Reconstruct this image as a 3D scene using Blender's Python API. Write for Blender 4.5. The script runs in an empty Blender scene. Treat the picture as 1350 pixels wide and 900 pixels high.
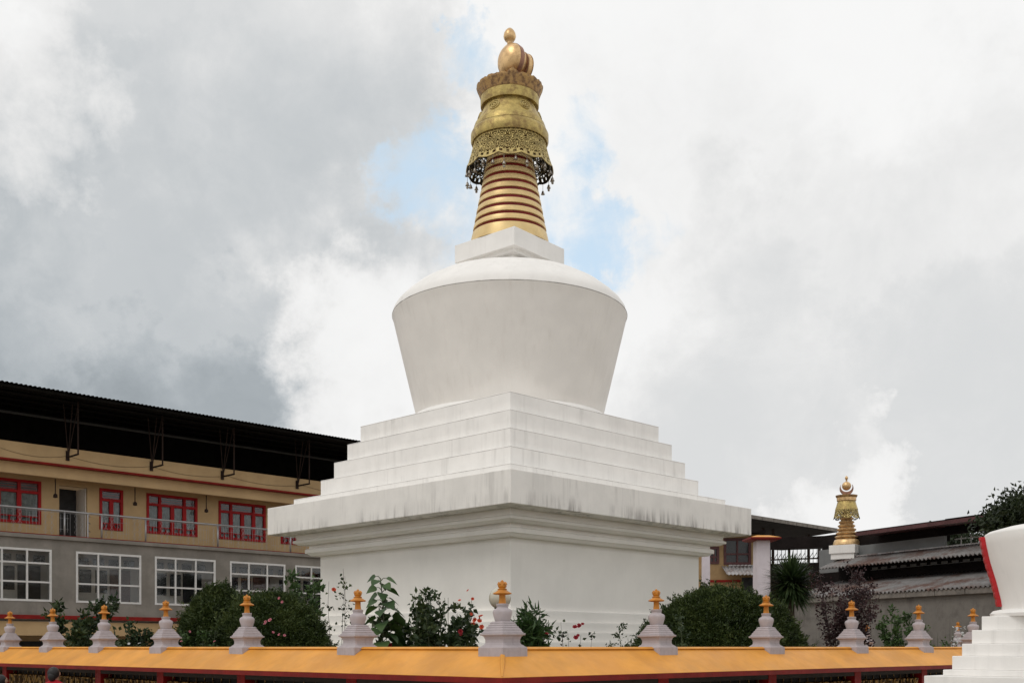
import bpy, bmesh, math, random
import numpy as np
from mathutils import Vector, Matrix
R = math.radians
random.seed(7)
rng = np.random.default_rng(11)
sc = bpy.context.scene
COL = sc.collection
F = 1414.0; CX = 675.0; HY = 852.0; ZE = 1.9

def W(px, py, Y):
    return Vector(((px - CX) / F * Y, Y, ZE + (HY - py) / F * Y))

# ------------------------------------------------------------------ materials
def nodes_of(m):
    m.use_nodes = True
    nt = m.node_tree
    return nt, nt.nodes, nt.links

def mat(name, col, rough=0.7, metal=0.0, var=0.12, vscale=3.0, streak=0.0, streak_col=(0.25, 0.23, 0.21),
        zdirt=None, bump=0.15, bscale=40.0, spec=0.4, stain=0.0, stain_col=(0.2, 0.17, 0.14), stain_scale=1.2, coat=0.0):
    m = bpy.data.materials.new(name)
    nt, N, L = nodes_of(m)
    b = N['Principled BSDF']
    b.inputs['Roughness'].default_value = rough
    b.inputs['Metallic'].default_value = metal
    b.inputs['Specular IOR Level'].default_value = spec
    b.inputs['Coat Weight'].default_value = coat
    tc = N.new('ShaderNodeTexCoord')
    def noise(scale, detail=5, vec=None, rough_=0.6):
        n = N.new('ShaderNodeTexNoise')
        n.inputs['Scale'].default_value = scale
        n.inputs['Detail'].default_value = detail
        n.inputs['Roughness'].default_value = rough_
        L.new(vec if vec else tc.outputs['Object'], n.inputs['Vector'])
        return n.outputs['Fac']
    def ramp(fac, a, c):
        r = N.new('ShaderNodeMapRange'); r.interpolation_type = 'SMOOTHSTEP'
        r.inputs['From Min'].default_value = a; r.inputs['From Max'].default_value = c
        L.new(fac, r.inputs['Value']); return r.outputs['Result']
    def mul(a, c):
        x = N.new('ShaderNodeMath'); x.operation = 'MULTIPLY'
        for i, v in enumerate((a, c)):
            if isinstance(v, (int, float)): x.inputs[i].default_value = v
            else: L.new(v, x.inputs[i])
        return x.outputs[0]
    def mix(fac, a, c):
        x = N.new('ShaderNodeMix'); x.data_type = 'RGBA'
        if isinstance(fac, (int, float)): x.inputs['Factor'].default_value = fac
        else: L.new(fac, x.inputs['Factor'])
        for k, v in (('A', a), ('B', c)):
            s = [i for i in x.inputs if i.name == k and i.type == 'RGBA'][0]
            if isinstance(v, tuple): s.default_value = (*v, 1)
            else: L.new(v, s)
        return [o for o in x.outputs if o.type == 'RGBA'][0]
    lo = tuple(max(0, c * (1 - var)) for c in col); hi = tuple(min(1, c * (1 + var)) for c in col)
    c = mix(ramp(noise(vscale, 8), 0.3, 0.7), lo, hi)
    if stain > 0:
        c = mix(mul(ramp(noise(stain_scale, 9, rough_=0.7), 0.44, 0.62), stain), c, stain_col)
    if streak > 0:
        mp = N.new('ShaderNodeMapping'); mp.inputs['Scale'].default_value = (1, 1, 0.06)
        L.new(tc.outputs['Object'], mp.inputs['Vector'])
        s1 = ramp(noise(7.0, 6, mp.outputs['Vector'], 0.65), 0.45, 0.8)
        big = ramp(noise(0.8, 3), 0.35, 0.65)
        fac = mul(mul(s1, big), streak)
        if zdirt:
            for (z0, z1, amt) in zdirt:
                sx = N.new('ShaderNodeSeparateXYZ'); L.new(tc.outputs['Object'], sx.inputs[0])
                g = N.new('ShaderNodeMapRange'); g.interpolation_type = 'SMOOTHSTEP'
                g.inputs['From Min'].default_value = z0; g.inputs['From Max'].default_value = z1
                g.inputs['To Min'].default_value = 1; g.inputs['To Max'].default_value = 0
                L.new(sx.outputs['Z'], g.inputs['Value'])
                mp2 = N.new('ShaderNodeMapping'); mp2.inputs['Scale'].default_value = (1, 1, 0.12)
                L.new(tc.outputs['Object'], mp2.inputs['Vector'])
                s2 = ramp(noise(5.0, 7, mp2.outputs['Vector'], 0.7), 0.42, 0.68)
                patch = ramp(noise(0.55, 3), 0.30, 0.55)
                f2 = mul(mul(mul(g.outputs['Result'], s2), patch), amt)
                x = N.new('ShaderNodeMath'); x.operation = 'MAXIMUM'
                L.new(fac, x.inputs[0]); L.new(f2, x.inputs[1]); fac = x.outputs[0]
        c = mix(fac, c, streak_col)
    L.new(c, b.inputs['Base Color'])
    if bump > 0:
        bp = N.new('ShaderNodeBump'); bp.inputs['Strength'].default_value = bump
        bp.inputs['Distance'].default_value = 0.02
        L.new(noise(bscale, 6), bp.inputs['Height']); L.new(bp.outputs['Normal'], b.inputs['Normal'])
    rr = N.new('ShaderNodeMapRange')
    rr.inputs['To Min'].default_value = max(0.05, rough - 0.12); rr.inputs['To Max'].default_value = min(1, rough + 0.12)
    L.new(noise(vscale * 3, 5), rr.inputs['Value']); L.new(rr.outputs['Result'], b.inputs['Roughness'])
    return m

def leafmat(name, c1, c2, c3, scale=2.0, trans=0.25):
    m = bpy.data.materials.new(name)
    nt, N, L = nodes_of(m)
    b = N['Principled BSDF']; b.inputs['Roughness'].default_value = 0.5; b.inputs['Specular IOR Level'].default_value = 0.35
    tc = N.new('ShaderNodeTexCoord')
    n = N.new('ShaderNodeTexNoise'); n.inputs['Scale'].default_value = scale; n.inputs['Detail'].default_value = 4
    L.new(tc.outputs['Object'], n.inputs['Vector'])
    g = N.new('ShaderNodeNewGeometry')
    mx = N.new('ShaderNodeMath'); mx.operation = 'MULTIPLY_ADD'
    L.new(g.outputs['Random Per Island'], mx.inputs[0]); mx.inputs[1].default_value = 0.45
    ad = N.new('ShaderNodeMath'); ad.operation = 'MULTIPLY_ADD'; L.new(n.outputs['Fac'], ad.inputs[0]); ad.inputs[1].default_value = 1.3; ad.inputs[2].default_value = -0.35
    L.new(ad.outputs[0], mx.inputs[2])
    cr = N.new('ShaderNodeValToRGB')
    cr.color_ramp.elements[0].color = (*c1, 1); cr.color_ramp.elements[0].position = 0.15
    cr.color_ramp.elements[1].color = (*c3, 1); cr.color_ramp.elements[1].position = 0.95
    e = cr.color_ramp.elements.new(0.55); e.color = (*c2, 1)
    L.new(mx.outputs[0], cr.inputs['Fac']); L.new(cr.outputs['Color'], b.inputs['Base Color'])
    tr = N.new('ShaderNodeBsdfTranslucent'); L.new(cr.outputs['Color'], tr.inputs['Color'])
    ms = N.new('ShaderNodeMixShader'); ms.inputs[0].default_value = trans
    L.new(b.outputs[0], ms.inputs[1]); L.new(tr.outputs[0], ms.inputs[2])
    L.new(ms.outputs[0], N['Material Output'].inputs['Surface'])
    return m

def glassmat(name):
    m = bpy.data.materials.new(name)
    nt, N, L = nodes_of(m)
    b = N['Principled BSDF']
    t = N.new('ShaderNodeBsdfTransparent'); t.inputs['Color'].default_value = (0.95, 0.96, 0.96, 1)
    g = N.new('ShaderNodeBsdfGlossy'); g.inputs['Roughness'].default_value = 0.03
    fr = N.new('ShaderNodeFresnel'); fr.inputs['IOR'].default_value = 1.45
    ms = N.new('ShaderNodeMixShader'); L.new(fr.outputs[0], ms.inputs[0]); L.new(t.outputs[0], ms.inputs[1]); L.new(g.outputs[0], ms.inputs[2])
    L.new(ms.outputs[0], N['Material Output'].inputs['Surface'])
    N.remove(b)
    return m

U = 0.02   # metres per unit of the main stupa's measured drawing
WHITE = (0.83, 0.81, 0.78)
M = {}
M['white'] = mat('white_limewash', WHITE, 0.75, var=0.035, vscale=1.5, streak=0.22, streak_col=(0.42, 0.40, 0.37), bump=0.08)
M['white_wall'] = mat('white_wall_limewash', (0.84, 0.815, 0.77), 0.8, var=0.04, vscale=0.9, streak=0.10, streak_col=(0.5, 0.47, 0.43), bump=0.06)
M['white_terrace'] = mat('white_terrace_limewash', WHITE, 0.75, var=0.04, vscale=2.0, streak=0.42, streak_col=(0.40, 0.385, 0.36), bump=0.08)
M['white_slab'] = mat('white_slab_weathered', (0.82, 0.795, 0.755), 0.8, var=0.05, vscale=1.5, streak=0.45, streak_col=(0.27, 0.25, 0.235),
                      zdirt=[(ZE + 145 * U, ZE + 168 * U, 0.9), (ZE + 146 * U, ZE + 150 * U, 0.8)], bump=0.12)
M['white_bulb'] = mat('white_bulb_limewash', (0.80, 0.77, 0.73), 0.75, var=0.035, vscale=1.2, streak=0.26, streak_col=(0.52, 0.47, 0.42), bump=0.05)
M['edge_dirt'] = mat('grey_mould_line', (0.2, 0.19, 0.175), 0.9, var=0.4, vscale=6)
M['lace_inner'] = mat('plate_back_shade', (0.03, 0.026, 0.018), 0.7, 0.2, var=0.4)  # near-black: the shade inside the skirt is put into the colour
M['edge_grey'] = mat('grey_edge_grime', (0.42, 0.40, 0.375), 0.9, var=0.4, vscale=3)
M['dark_hole'] = mat('dark_opening', (0.04, 0.038, 0.035), 0.9)
M['gold'] = mat('gold_leaf', (0.74, 0.50, 0.25), 0.38, 0.7, var=0.15, vscale=6, stain=0.35, stain_col=(0.25, 0.13, 0.06), stain_scale=5, bump=0.15, bscale=25)
M['gold_band'] = mat('gold_ring_paint', (0.74, 0.55, 0.26), 0.4, 0.3, var=0.10, vscale=8, stain=0.3, stain_col=(0.4, 0.24, 0.08), stain_scale=4, bump=0.05)
M['gold_bell'] = mat('tarnished_gold_plate', (0.50, 0.38, 0.13), 0.45, 0.5, var=0.2, vscale=6, streak=0.6, streak_col=(0.20,0.12,0.05), stain=0.8, stain_col=(0.24, 0.15, 0.06), stain_scale=4, bump=0.3, bscale=20)
M['gold_lace'] = mat('pierced_gold_plate', (0.50, 0.39, 0.15), 0.5, 0.35, var=0.25, vscale=8, stain=0.5, stain_col=(0.25, 0.17, 0.06), stain_scale=6, bump=0.5, bscale=30)
M['copper'] = mat('oxidised_copper', (0.34, 0.20, 0.095), 0.6, 0.4, var=0.5, vscale=9, stain=0.75, stain_col=(0.45, 0.29, 0.10), stain_scale=9, bump=0.4, bscale=30)
M['copper_edge'] = mat('dull_copper_edge', (0.30, 0.16, 0.11), 0.5, 0.6, var=0.3, vscale=6)
M['red_groove'] = mat('dark_red_groove', (0.20, 0.012, 0.012), 0.55, var=0.2)
M['bell_metal'] = mat('bell_metal', (0.30, 0.27, 0.23), 0.35, 0.8, var=0.3)
M['orange'] = mat('orange_painted_roof', (0.66, 0.29, 0.040), 0.5, var=0.14, vscale=1.6, stain=0.35, stain_col=(0.52, 0.205, 0.028), stain_scale=1.3, bump=0.08, bscale=15, spec=0.3)
M['orange_finial'] = mat('orange_gold_paint', (0.52, 0.20, 0.018), 0.5, var=0.2, vscale=12, stain=0.4, stain_col=(0.30, 0.10, 0.012), stain_scale=8, bump=0.1)
M['red'] = mat('maroon_paint', (0.17, 0.009, 0.006), 0.55, var=0.2, vscale=3, spec=0.2)
M['red_dark'] = mat('red_pillar_paint', (0.24, 0.008, 0.006), 0.55, var=0.2, vscale=3, spec=0.2)
M['lilac'] = mat('lilac_limewash', (0.43, 0.38, 0.39), 0.8, var=0.07, vscale=6, streak=0.7, streak_col=(0.22, 0.19, 0.195), stain=0.35, stain_col=(0.30,0.26,0.265), stain_scale=4, bump=0.2, bscale=50)
M['lilac_pillar'] = mat('lilac_pillar_paint', (0.62, 0.57, 0.61), 0.8, var=0.05, vscale=3, streak=0.2)
M['wheel'] = None
M['dark_wood'] = mat('dark_stained_wood', (0.02, 0.014, 0.01), 0.7, var=0.3)
M['grey_wall'] = mat('grey_cement_render', (0.25, 0.228, 0.20), 0.9, var=0.13, vscale=0.8, stain=0.5, stain_col=(0.155, 0.14, 0.12), stain_scale=0.7, streak=0.25, streak_col=(0.09, 0.08, 0.07), bump=0.2)
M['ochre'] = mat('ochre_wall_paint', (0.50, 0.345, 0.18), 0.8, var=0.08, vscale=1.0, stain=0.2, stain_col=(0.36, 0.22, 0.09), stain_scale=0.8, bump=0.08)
M['ochre_shaded'] = mat('shaded_ochre_paint', (0.36, 0.235, 0.115), 0.85, var=0.1, stain=0.4, stain_col=(0.22, 0.14, 0.07), stain_scale=0.8)  # darker ochre, with the shade on the house put into the colour
M['red_line'] = mat('red_trim_paint', (0.22, 0.012, 0.009), 0.7, var=0.2, spec=0.2)
M['red_frame'] = mat('red_window_paint', (0.31, 0.007, 0.008), 0.55, var=0.15, spec=0.2)
M['white_frame'] = mat('white_window_paint', (0.66, 0.65, 0.63), 0.5, var=0.06)
M['roof_dark'] = mat('shade_black_roof_sheet', (0.010, 0.009, 0.008), 0.9, var=0.3, spec=0.1)  # near-black colour carries the deep shade under the eaves and in the attic
M['brace'] = mat('rusty_steel', (0.03, 0.018, 0.014), 0.8, var=0.3, spec=0.2)
M['steel'] = mat('galvanised_rail', (0.42, 0.42, 0.43), 0.4, 0.6, var=0.1)
M['inner_wall'] = mat('veranda_wall_paint', (0.55, 0.50, 0.44), 0.85, var=0.1, vscale=1)
M['dark_pane'] = mat('dark_window_pane', (0.015, 0.015, 0.016), 0.12, var=0.3, bump=0, spec=0.5)
M['curtain'] = mat('pale_net_curtain', (0.15, 0.17, 0.165), 0.8, var=0.35, vscale=6, spec=0.2)
M['door_brown'] = mat('brown_door', (0.14, 0.075, 0.06), 0.6, var=0.2)
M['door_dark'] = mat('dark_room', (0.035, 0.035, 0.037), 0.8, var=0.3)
M['glass'] = glassmat('window_glass')
M['rust_sheet'] = mat('rusted_corrugated_sheet', (0.21, 0.20, 0.195), 0.7, 0.1, var=0.2, vscale=2, stain=0.95, stain_col=(0.115, 0.06, 0.045), stain_scale=0.8, bump=0.1)
M['awning_sheet'] = mat('grey_corrugated_sheet', (0.40, 0.39, 0.39), 0.6, 0.2, var=0.12, vscale=2, stain=0.6, stain_col=(0.16, 0.09, 0.07), stain_scale=1.6)
M['maroon_sheet'] = mat('maroon_roof_sheet', (0.085, 0.03, 0.03), 0.6, var=0.2)
M['dark_sheet'] = mat('dark_brown_sheet', (0.013, 0.010, 0.0095), 0.9, var=0.4, vscale=1.5, spec=0.1)
M['concrete'] = mat('stained_concrete', (0.20, 0.185, 0.165), 0.9, var=0.25, vscale=0.9, stain=0.75, stain_col=(0.10, 0.09, 0.08), stain_scale=0.9, streak=1.0, streak_col=(0.075, 0.07, 0.065), bump=0.3)
M['beam'] = mat('weathered_gutter', (0.19, 0.17, 0.15), 0.9, var=0.25, vscale=3)
M['brick'] = mat('dull_brick', (0.13, 0.06, 0.045), 0.9, var=0.35, vscale=5)
M['grey_sheet'] = mat('grey_wall_sheet', (0.17, 0.175, 0.175), 0.7, var=0.15, vscale=1)
M['ground'] = mat('pale_concrete_paving', (0.37, 0.34, 0.295), 0.9, var=0.12, vscale=0.6, stain=0.3, stain_col=(0.22, 0.2, 0.18), stain_scale=0.4)
M['earth'] = mat('lawn_soil', (0.10, 0.10, 0.045), 0.95, var=0.4, vscale=2)
M['bark'] = mat('brown_bark', (0.075, 0.052, 0.035), 0.9, var=0.3, vscale=12, bump=0.5)
M['stem'] = mat('green_stem', (0.05, 0.065, 0.03), 0.7, var=0.3)
M['stem_red'] = mat('purple_brown_stem', (0.05, 0.03, 0.028), 0.7, var=0.3)
M['conifer'] = leafmat('conifer_foliage', (0.014, 0.026, 0.006), (0.040, 0.064, 0.014), (0.105, 0.135, 0.035), 2.2, 0.2)
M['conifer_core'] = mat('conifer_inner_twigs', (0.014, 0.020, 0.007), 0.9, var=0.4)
M['leaf'] = leafmat('green_leaf', (0.025, 0.05, 0.013), (0.05, 0.095, 0.025), (0.095, 0.15, 0.045), 2.5)
M['leaf_bright'] = leafmat('fresh_green_leaf', (0.02, 0.05, 0.013), (0.04, 0.085, 0.022), (0.075, 0.13, 0.038), 3)
M['leaf_rose'] = leafmat('rose_leaf', (0.012, 0.024, 0.009), (0.030, 0.054, 0.017), (0.085, 0.11, 0.038), 3)
M['leaf_purple'] = leafmat('purple_leaf', (0.02, 0.010, 0.012), (0.045, 0.020, 0.022), (0.085, 0.042, 0.04), 2)
M['leaf_palm'] = leafmat('sword_leaf', (0.012, 0.024, 0.008), (0.034, 0.058, 0.019), (0.085, 0.115, 0.042), 2)
M['leaf_tree'] = leafmat('dark_tree_leaf', (0.010, 0.017, 0.007), (0.022, 0.034, 0.012), (0.045, 0.06, 0.022), 0.8)
M['petal_pink'] = mat('pink_petal', (0.52, 0.17, 0.21), 0.6, var=0.2, bump=0)
M['petal_orange'] = mat('coral_petal', (0.55, 0.075, 0.03), 0.6, var=0.25, bump=0)
M['petal_red'] = mat('crimson_petal', (0.26, 0.005, 0.013), 0.6, var=0.25, bump=0)
M['petal_white'] = mat('white_petal', (0.62, 0.63, 0.62), 0.6, var=0.15, bump=0)
M['globe'] = mat('cream_opal_globe', (0.47, 0.45, 0.37), 0.15, var=0.04, bump=0, spec=0.5)
M['iron'] = mat('dark_iron', (0.05, 0.05, 0.05), 0.5, 0.5)
M['silk_red'] = mat('red_frill_paint', (0.42, 0.010, 0.014), 0.45, var=0.15)
M['robe'] = mat('red_wool_shawl', (0.36, 0.008, 0.018), 0.85, var=0.2, vscale=8)
M['cloth_dark'] = mat('dark_cloth', (0.03, 0.03, 0.04), 0.85, var=0.2)
M['skin'] = mat('skin', (0.36, 0.20, 0.13), 0.55, var=0.08)
M['hair'] = mat('black_hair', (0.012, 0.010, 0.010), 0.5, var=0.3)

# embossed bronze of the prayer wheels
def wheel_mat():
    m = mat('embossed_bronze', (0.17, 0.095, 0.035), 0.4, 0.8, var=0.3, vscale=6, bump=0)
    nt, N, L = nodes_of(m); b = N['Principled BSDF']
    tc = N.new('ShaderNodeTexCoord')
    mp = N.new('ShaderNodeMapping'); mp.inputs['Scale'].default_value = (26, 26, 11)
    L.new(tc.outputs['Object'], mp.inputs['Vector'])
    v = N.new('ShaderNodeTexVoronoi'); v.distance = 'CHEBYCHEV'; v.feature = 'F1'; v.inputs['Scale'].default_value = 1
    L.new(mp.outputs['Vector'], v.inputs['Vector'])
    r = N.new('ShaderNodeMapRange'); r.inputs['From Min'].default_value = 0.25; r.inputs['From Max'].default_value = 0.45
    L.new(v.outputs['Distance'], r.inputs['Value'])
    mx = N.new('ShaderNodeMix'); mx.data_type = 'RGBA'
    L.new(r.outputs['Result'], mx.inputs['Factor'])
    s = [i for i in mx.inputs if i.type == 'RGBA']; s[0].default_value = (0.34, 0.21, 0.07, 1); s[1].default_value = (0.05, 0.028, 0.012, 1)
    L.new([o for o in mx.outputs if o.type == 'RGBA'][0], b.inputs['Base Color'])
    bp = N.new('ShaderNodeBump'); bp.invert = True; bp.inputs['Strength'].default_value = 0.8; bp.inputs['Distance'].default_value = 0.01
    L.new(r.outputs['Result'], bp.inputs['Height']); L.new(bp.outputs['Normal'], b.inputs['Normal'])
    return m
M['wheel'] = wheel_mat()

# ------------------------------------------------------------------ mesh builder
class MB:
    def __init__(s): s.v = []; s.f = []; s.sm = []
    def add(s, vs, fs, smooth=False):
        o = len(s.v); s.v += [tuple(v) for v in vs]; s.f += [tuple(i + o for i in f) for f in fs]; s.sm += [smooth] * len(fs); return s
    def box(s, x0, x1, y0, y1, z0, z1):
        return s.add([(x0,y0,z0),(x1,y0,z0),(x1,y1,z0),(x0,y1,z0),(x0,y0,z1),(x1,y0,z1),(x1,y1,z1),(x0,y1,z1)],
                     [(0,3,2,1),(4,5,6,7),(0,1,5,4),(1,2,6,5),(2,3,7,6),(3,0,4,7)])
    def sq(s, prof):
        """square frusta stacked: prof = [(half_side, z)...] bottom to top, closed"""
        vs = []
        for h, z in prof: vs += [(-h,-h,z),(h,-h,z),(h,h,z),(-h,h,z)]
        fs = [(3,2,1,0)]
        n = len(prof)
        for i in range(n-1):
            for k in range(4):
                a = 4*i+k; b_ = 4*i+(k+1)%4
                fs.append((a, b_, b_+4, a+4))
        t = 4*(n-1); fs.append((t, t+1, t+2, t+3))
        return s.add(vs, fs)
    def lathe(s, prof, n=48, c=(0,0,0), smooth=True, cap=True, tilt=None):
        vs = []
        for r, z in prof:
            for k in range(n):
                a = 2*math.pi*k/n
                p = Vector((r*math.cos(a), r*math.sin(a), z))
                if tilt is not None: p = tilt @ p
                vs.append((p.x+c[0], p.y+c[1], p.z+c[2]))
        fs = []
        for i in range(len(prof)-1):
            for k in range(n):
                a = i*n+k; b_ = i*n+(k+1)%n
                fs.append((a, b_, b_+n, a+n))
        s.add(vs, fs, smooth)
        if cap:
            o = len(s.v) - len(vs)
            s.f.append(tuple(o+k for k in reversed(range(n)))); s.sm.append(False)
            t = o + (len(prof)-1)*n
            s.f.append(tuple(t+k for k in range(n))); s.sm.append(False)
        return s
    def tube(s, pts, rad, n=6, smooth=True):
        pts = [Vector(p) for p in pts]
        if not isinstance(rad, (list, tuple)): rad = [rad]*len(pts)
        vs = []
        for i, p in enumerate(pts):
            d = (pts[min(i+1, len(pts)-1)] - pts[max(i-1, 0)])
            if d.length < 1e-9: d = Vector((0,0,1))
            d.normalize()
            a = d.cross(Vector((0,0,1)))
            if a.length < 0.05: a = d.cross(Vector((1,0,0)))
            a.normalize(); b_ = d.cross(a)
            for k in range(n):
                t = 2*math.pi*k/n
                vs.append(p + (a*math.cos(t) + b_*math.sin(t))*rad[i])
        fs = []
        for i in range(len(pts)-1):
            for k in range(n):
                a = i*n+k; b_ = i*n+(k+1)%n
                fs.append((a, a+n, b_+n, b_))
        fs.append(tuple(range(n))); fs.append(tuple((len(pts)-1)*n+k for k in reversed(range(n))))
        return s.add(vs, fs, smooth)
    def bar(s, p, q, w):  # square bar
        return s.tube([p, q], w*0.7071, 4, False)
    def ball(s, c, r, n=12, m=8, sx=1, sy=1, sz=1):
        prof = [(max(1e-4, r*math.sin(math.pi*i/m)), -r*math.cos(math.pi*i/m)) for i in range(m+1)]
        vs = []
        for rr, z in prof:
            for k in range(n):
                a = 2*math.pi*k/n; vs.append((c[0]+rr*math.cos(a)*sx, c[1]+rr*math.sin(a)*sy, c[2]+z*sz))
        fs = [(i*n+k, i*n+(k+1)%n, (i+1)*n+(k+1)%n, (i+1)*n+k) for i in range(m) for k in range(n)]
        return s.add(vs, fs, True)
    def corrugated(s, x0, x1, y0, z0, y1, z1, pitch=0.12, amp=0.02, th=0.006, rows=1, wob=0.0):
        n = max(8, int((x1-x0)/pitch*4)); vs = []
        d = Vector((0, y1-y0, z1-z0)); nrm = Vector((0, -(z1-z0), y1-y0)).normalized()
        for j in range(rows+1):
            for lay in (0, 1):
                for i in range(n+1):
                    x = x0+(x1-x0)*i/n
                    h = amp*math.sin(2*math.pi*x/pitch) + lay*th + wob*math.sin(x*1.3+j)*0.5
                    p = Vector((x, y0, z0)) + d*(j/rows) + nrm*h
                    vs.append(tuple(p))
        fs = []; w = n+1
        for j in range(rows):
            for i in range(n):
                b0 = (2*j)*w+i; t0 = (2*j+1)*w+i; b1 = (2*j+2)*w+i; t1 = (2*j+3)*w+i
                fs += [(b0, b1, b1+1, b0+1), (t0, t0+1, t1+1, t1)]
        for i in range(n):
            fs += [(i, i+1, w+i+1, w+i)]
            e = 2*rows*w+i; fs += [(e, e+w, e+w+1, e+1)]
        return s.add(vs, fs, True)
    def mesh(s, name):
        me = bpy.data.meshes.new(name); me.from_pydata(s.v, [], s.f)
        me.polygons.foreach_set('use_smooth', s.sm); me.update(); return me
    def build(s, name, m, parent=None, label=None, bevel=0, bseg=2, sharp=None, loc=None):
        me = s.mesh(name)
        if sharp: me.set_sharp_from_angle(angle=R(sharp))
        return obj(name, me, m, parent, label, bevel, bseg, loc)

def obj(name, me, m, parent=None, label=None, bevel=0, bseg=2, loc=None):
    o = bpy.data.objects.new(name, me); COL.objects.link(o)
    if m is not None: me.materials.append(M[m] if isinstance(m, str) else m)
    if parent is not None: o.parent = parent
    if label: o['label'] = label
    if loc is not None: o.location = loc
    if bevel:
        b = o.modifiers.new('bevel', 'BEVEL'); b.width = bevel; b.segments = bseg; b.limit_method = 'ANGLE'; b.angle_limit = R(35)
    return o

def thing(name, label, cat, loc=(0,0,0), rot=0, group=None):
    o = bpy.data.objects.new(name, None); COL.objects.link(o)
    o.location = loc; o.rotation_euler = (0,0,rot); o.empty_display_size = 0.2
    o['label'] = label; o['category'] = cat
    if group: o['group'] = group
    return o
def tag(o, label, cat, group=None):
    o['label'] = label; o['category'] = cat
    if group: o['group'] = group
    return o
def struct(o): o['kind'] = 'structure'; return o
def copy_tree(o, parent=None):
    c = o.copy(); COL.objects.link(c)
    if parent is not None: c.parent = parent
    for ch in list(o.children): copy_tree(ch, c)
    return c

# ------------------------------------------------------------------ camera
cam = bpy.data.cameras.new('camera'); co = bpy.data.objects.new('camera', cam); COL.objects.link(co)
co.location = (0, 0, ZE); co.rotation_euler = (R(90), 0, 0)
cam.sensor_fit = 'HORIZONTAL'; cam.sensor_width = 36; cam.lens = F/1350*36
cam.shift_y = (HY-450)/1350; cam.clip_end = 5000; cam.clip_start = 0.1
sc.camera = co

# ------------------------------------------------------------------ ground
g = MB().add([(-900,-300,0),(900,-300,0),(900,1500,0),(-900,1500,0)], [(0,1,2,3)]).build('ground', 'ground'); struct(g)
CN = (-0.1, 11.64); CC = (-0.1, 28.28); RF = CC[1]-CN[1]
q = RF-0.6
g = MB().add([(CC[0],CC[1]-q,0.004),(CC[0]+q,CC[1],0.004),(CC[0],CC[1]+q,0.004),(CC[0]-q,CC[1],0.004)], [(0,1,2,3)]).build('garden_bed', 'earth'); struct(g)

# ------------------------------------------------------------------ main stupa
SX = -3*U; SY = 1414*U
st = thing('white_stupa', 'huge white stepped stupa with golden spire towering in the centre of the garden', 'stupa', (SX, SY, 0), R(45.3))
def zu(z): return ZE + z*U
def hs(r): return r*U/math.sqrt(2)
for (r, z0, z1) in ((257, 27.7, 40.5), (265, 16, 27.7), (273, 5, 16), (281, -7, 5), (290, -20, -7), (300, -95, -20)):
    MB().sq([(hs(r), zu(z0)), (hs(r), zu(z1))]).build('plinth_step', 'white_wall', st, bevel=0.015)
MB().sq([(hs(249.5), zu(40)), (hs(249.5), zu(122))]).build('wall', 'white_wall', st, bevel=0.012)
MB().sq([(hs(262), zu(119)), (hs(267), zu(122)), (hs(270), zu(122.5)), (hs(270), zu(127.5)), (hs(264.5), zu(129)), (hs(264.5), zu(134.5))]).build('cornice', 'white_wall', st, bevel=0.01)
MB().sq([(hs(278), zu(133)), (hs(283), zu(135)), (hs(286), zu(135.5)), (hs(286), zu(138.5)), (hs(281), zu(140)), (hs(283), zu(146.6))]).build('cornice', 'white_wall', st, bevel=0.01)
MB().sq([(hs(316), zu(146.5)), (hs(319), zu(147)), (hs(319), zu(182))]).build('slab', 'white_slab', st, bevel=0.012)
TERR = [(284.5, 182, 193.5), (249, 193.5, 218.5), (231.5, 218.5, 242), (214, 242, 266), (196.5, 266, 290)]
for r, z0, z1 in TERR:
    t = MB().sq([(hs(r), zu(z0)), (hs(r), zu(z1))]).build('terrace', 'white_terrace', st, bevel=0.010)
    MB().sq([(hs(r+0.25), zu(z0)), (hs(r+0.25), zu(z0+0.45))]).build('grime_joint', 'edge_dirt', t)
    MB().sq([(hs(r+0.12), zu(z1-1.1)), (hs(r+0.12), zu(z1-0.7))]).build('edge_stain', 'edge_grey', t)
MB().lathe([(130*U, zu(290)), (130*U, zu(294)), (127*U, zu(298)), (118*U, zu(300.5))], 128).build('base_ring', 'white', st, sharp=40)
bulb = [(122*U, zu(299))]
for i in range(13):
    t = i/12; bulb.append(((122.5+(152.6-122.5)*t)*U, zu(300+(426-300)*t)))
bulb += [(153.6*U, zu(428.5)), (154*U, zu(430.3))]
MB().lathe(bulb, 160).build('dome', 'white_bulb', st, sharp=60)
MB().lathe([(154*U, zu(430.3)), (154.3*U, zu(430.6)), (154.3*U, zu(431.2)), (153.5*U, zu(431.6))], 160, cap=False).build('rim', 'edge_grey', st)
cap = [(153.8*U, zu(431.5)), (152*U, zu(438)), (148*U, zu(444)), (140*U, zu(452)), (125*U, zu(464)), (105*U, zu(475)), (85*U, zu(481.5)), (60*U, zu(487)), (20*U, zu(490))]
MB().lathe(cap, 160).build('dome_cap', 'white', st, sharp=60)
hk = bpy.data.objects.new('harmika', None)
hm = MB().sq([(hs(51), zu(482)), (hs(51), zu(498.5))]).sq([(hs(62), zu(498.3)), (hs(63), zu(503))]).sq([(hs(72.5), zu(502.8)), (hs(72.5), zu(526))])
h = hm.build('harmika', 'white', st, bevel=0.01); h.rotation_euler.z = R(4.5)
for k in (0, 1):    # scroll carving on the sides of the near corner
    ov = MB()
    d0 = hs(51)+0.004
    for j in range(10):
        a = j*0.75; rr = 0.045+0.018*j
        u_ = -d0 + 0.22 + rr*math.cos(a)*0.9; z_ = zu(492) + rr*math.sin(a)*0.5
        c = (u_, -d0, z_) if k == 0 else (-d0, u_, z_)
        ov.ball(c, 0.035, 8, 6)
    ov.build('carving', 'dark_hole', h)

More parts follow.
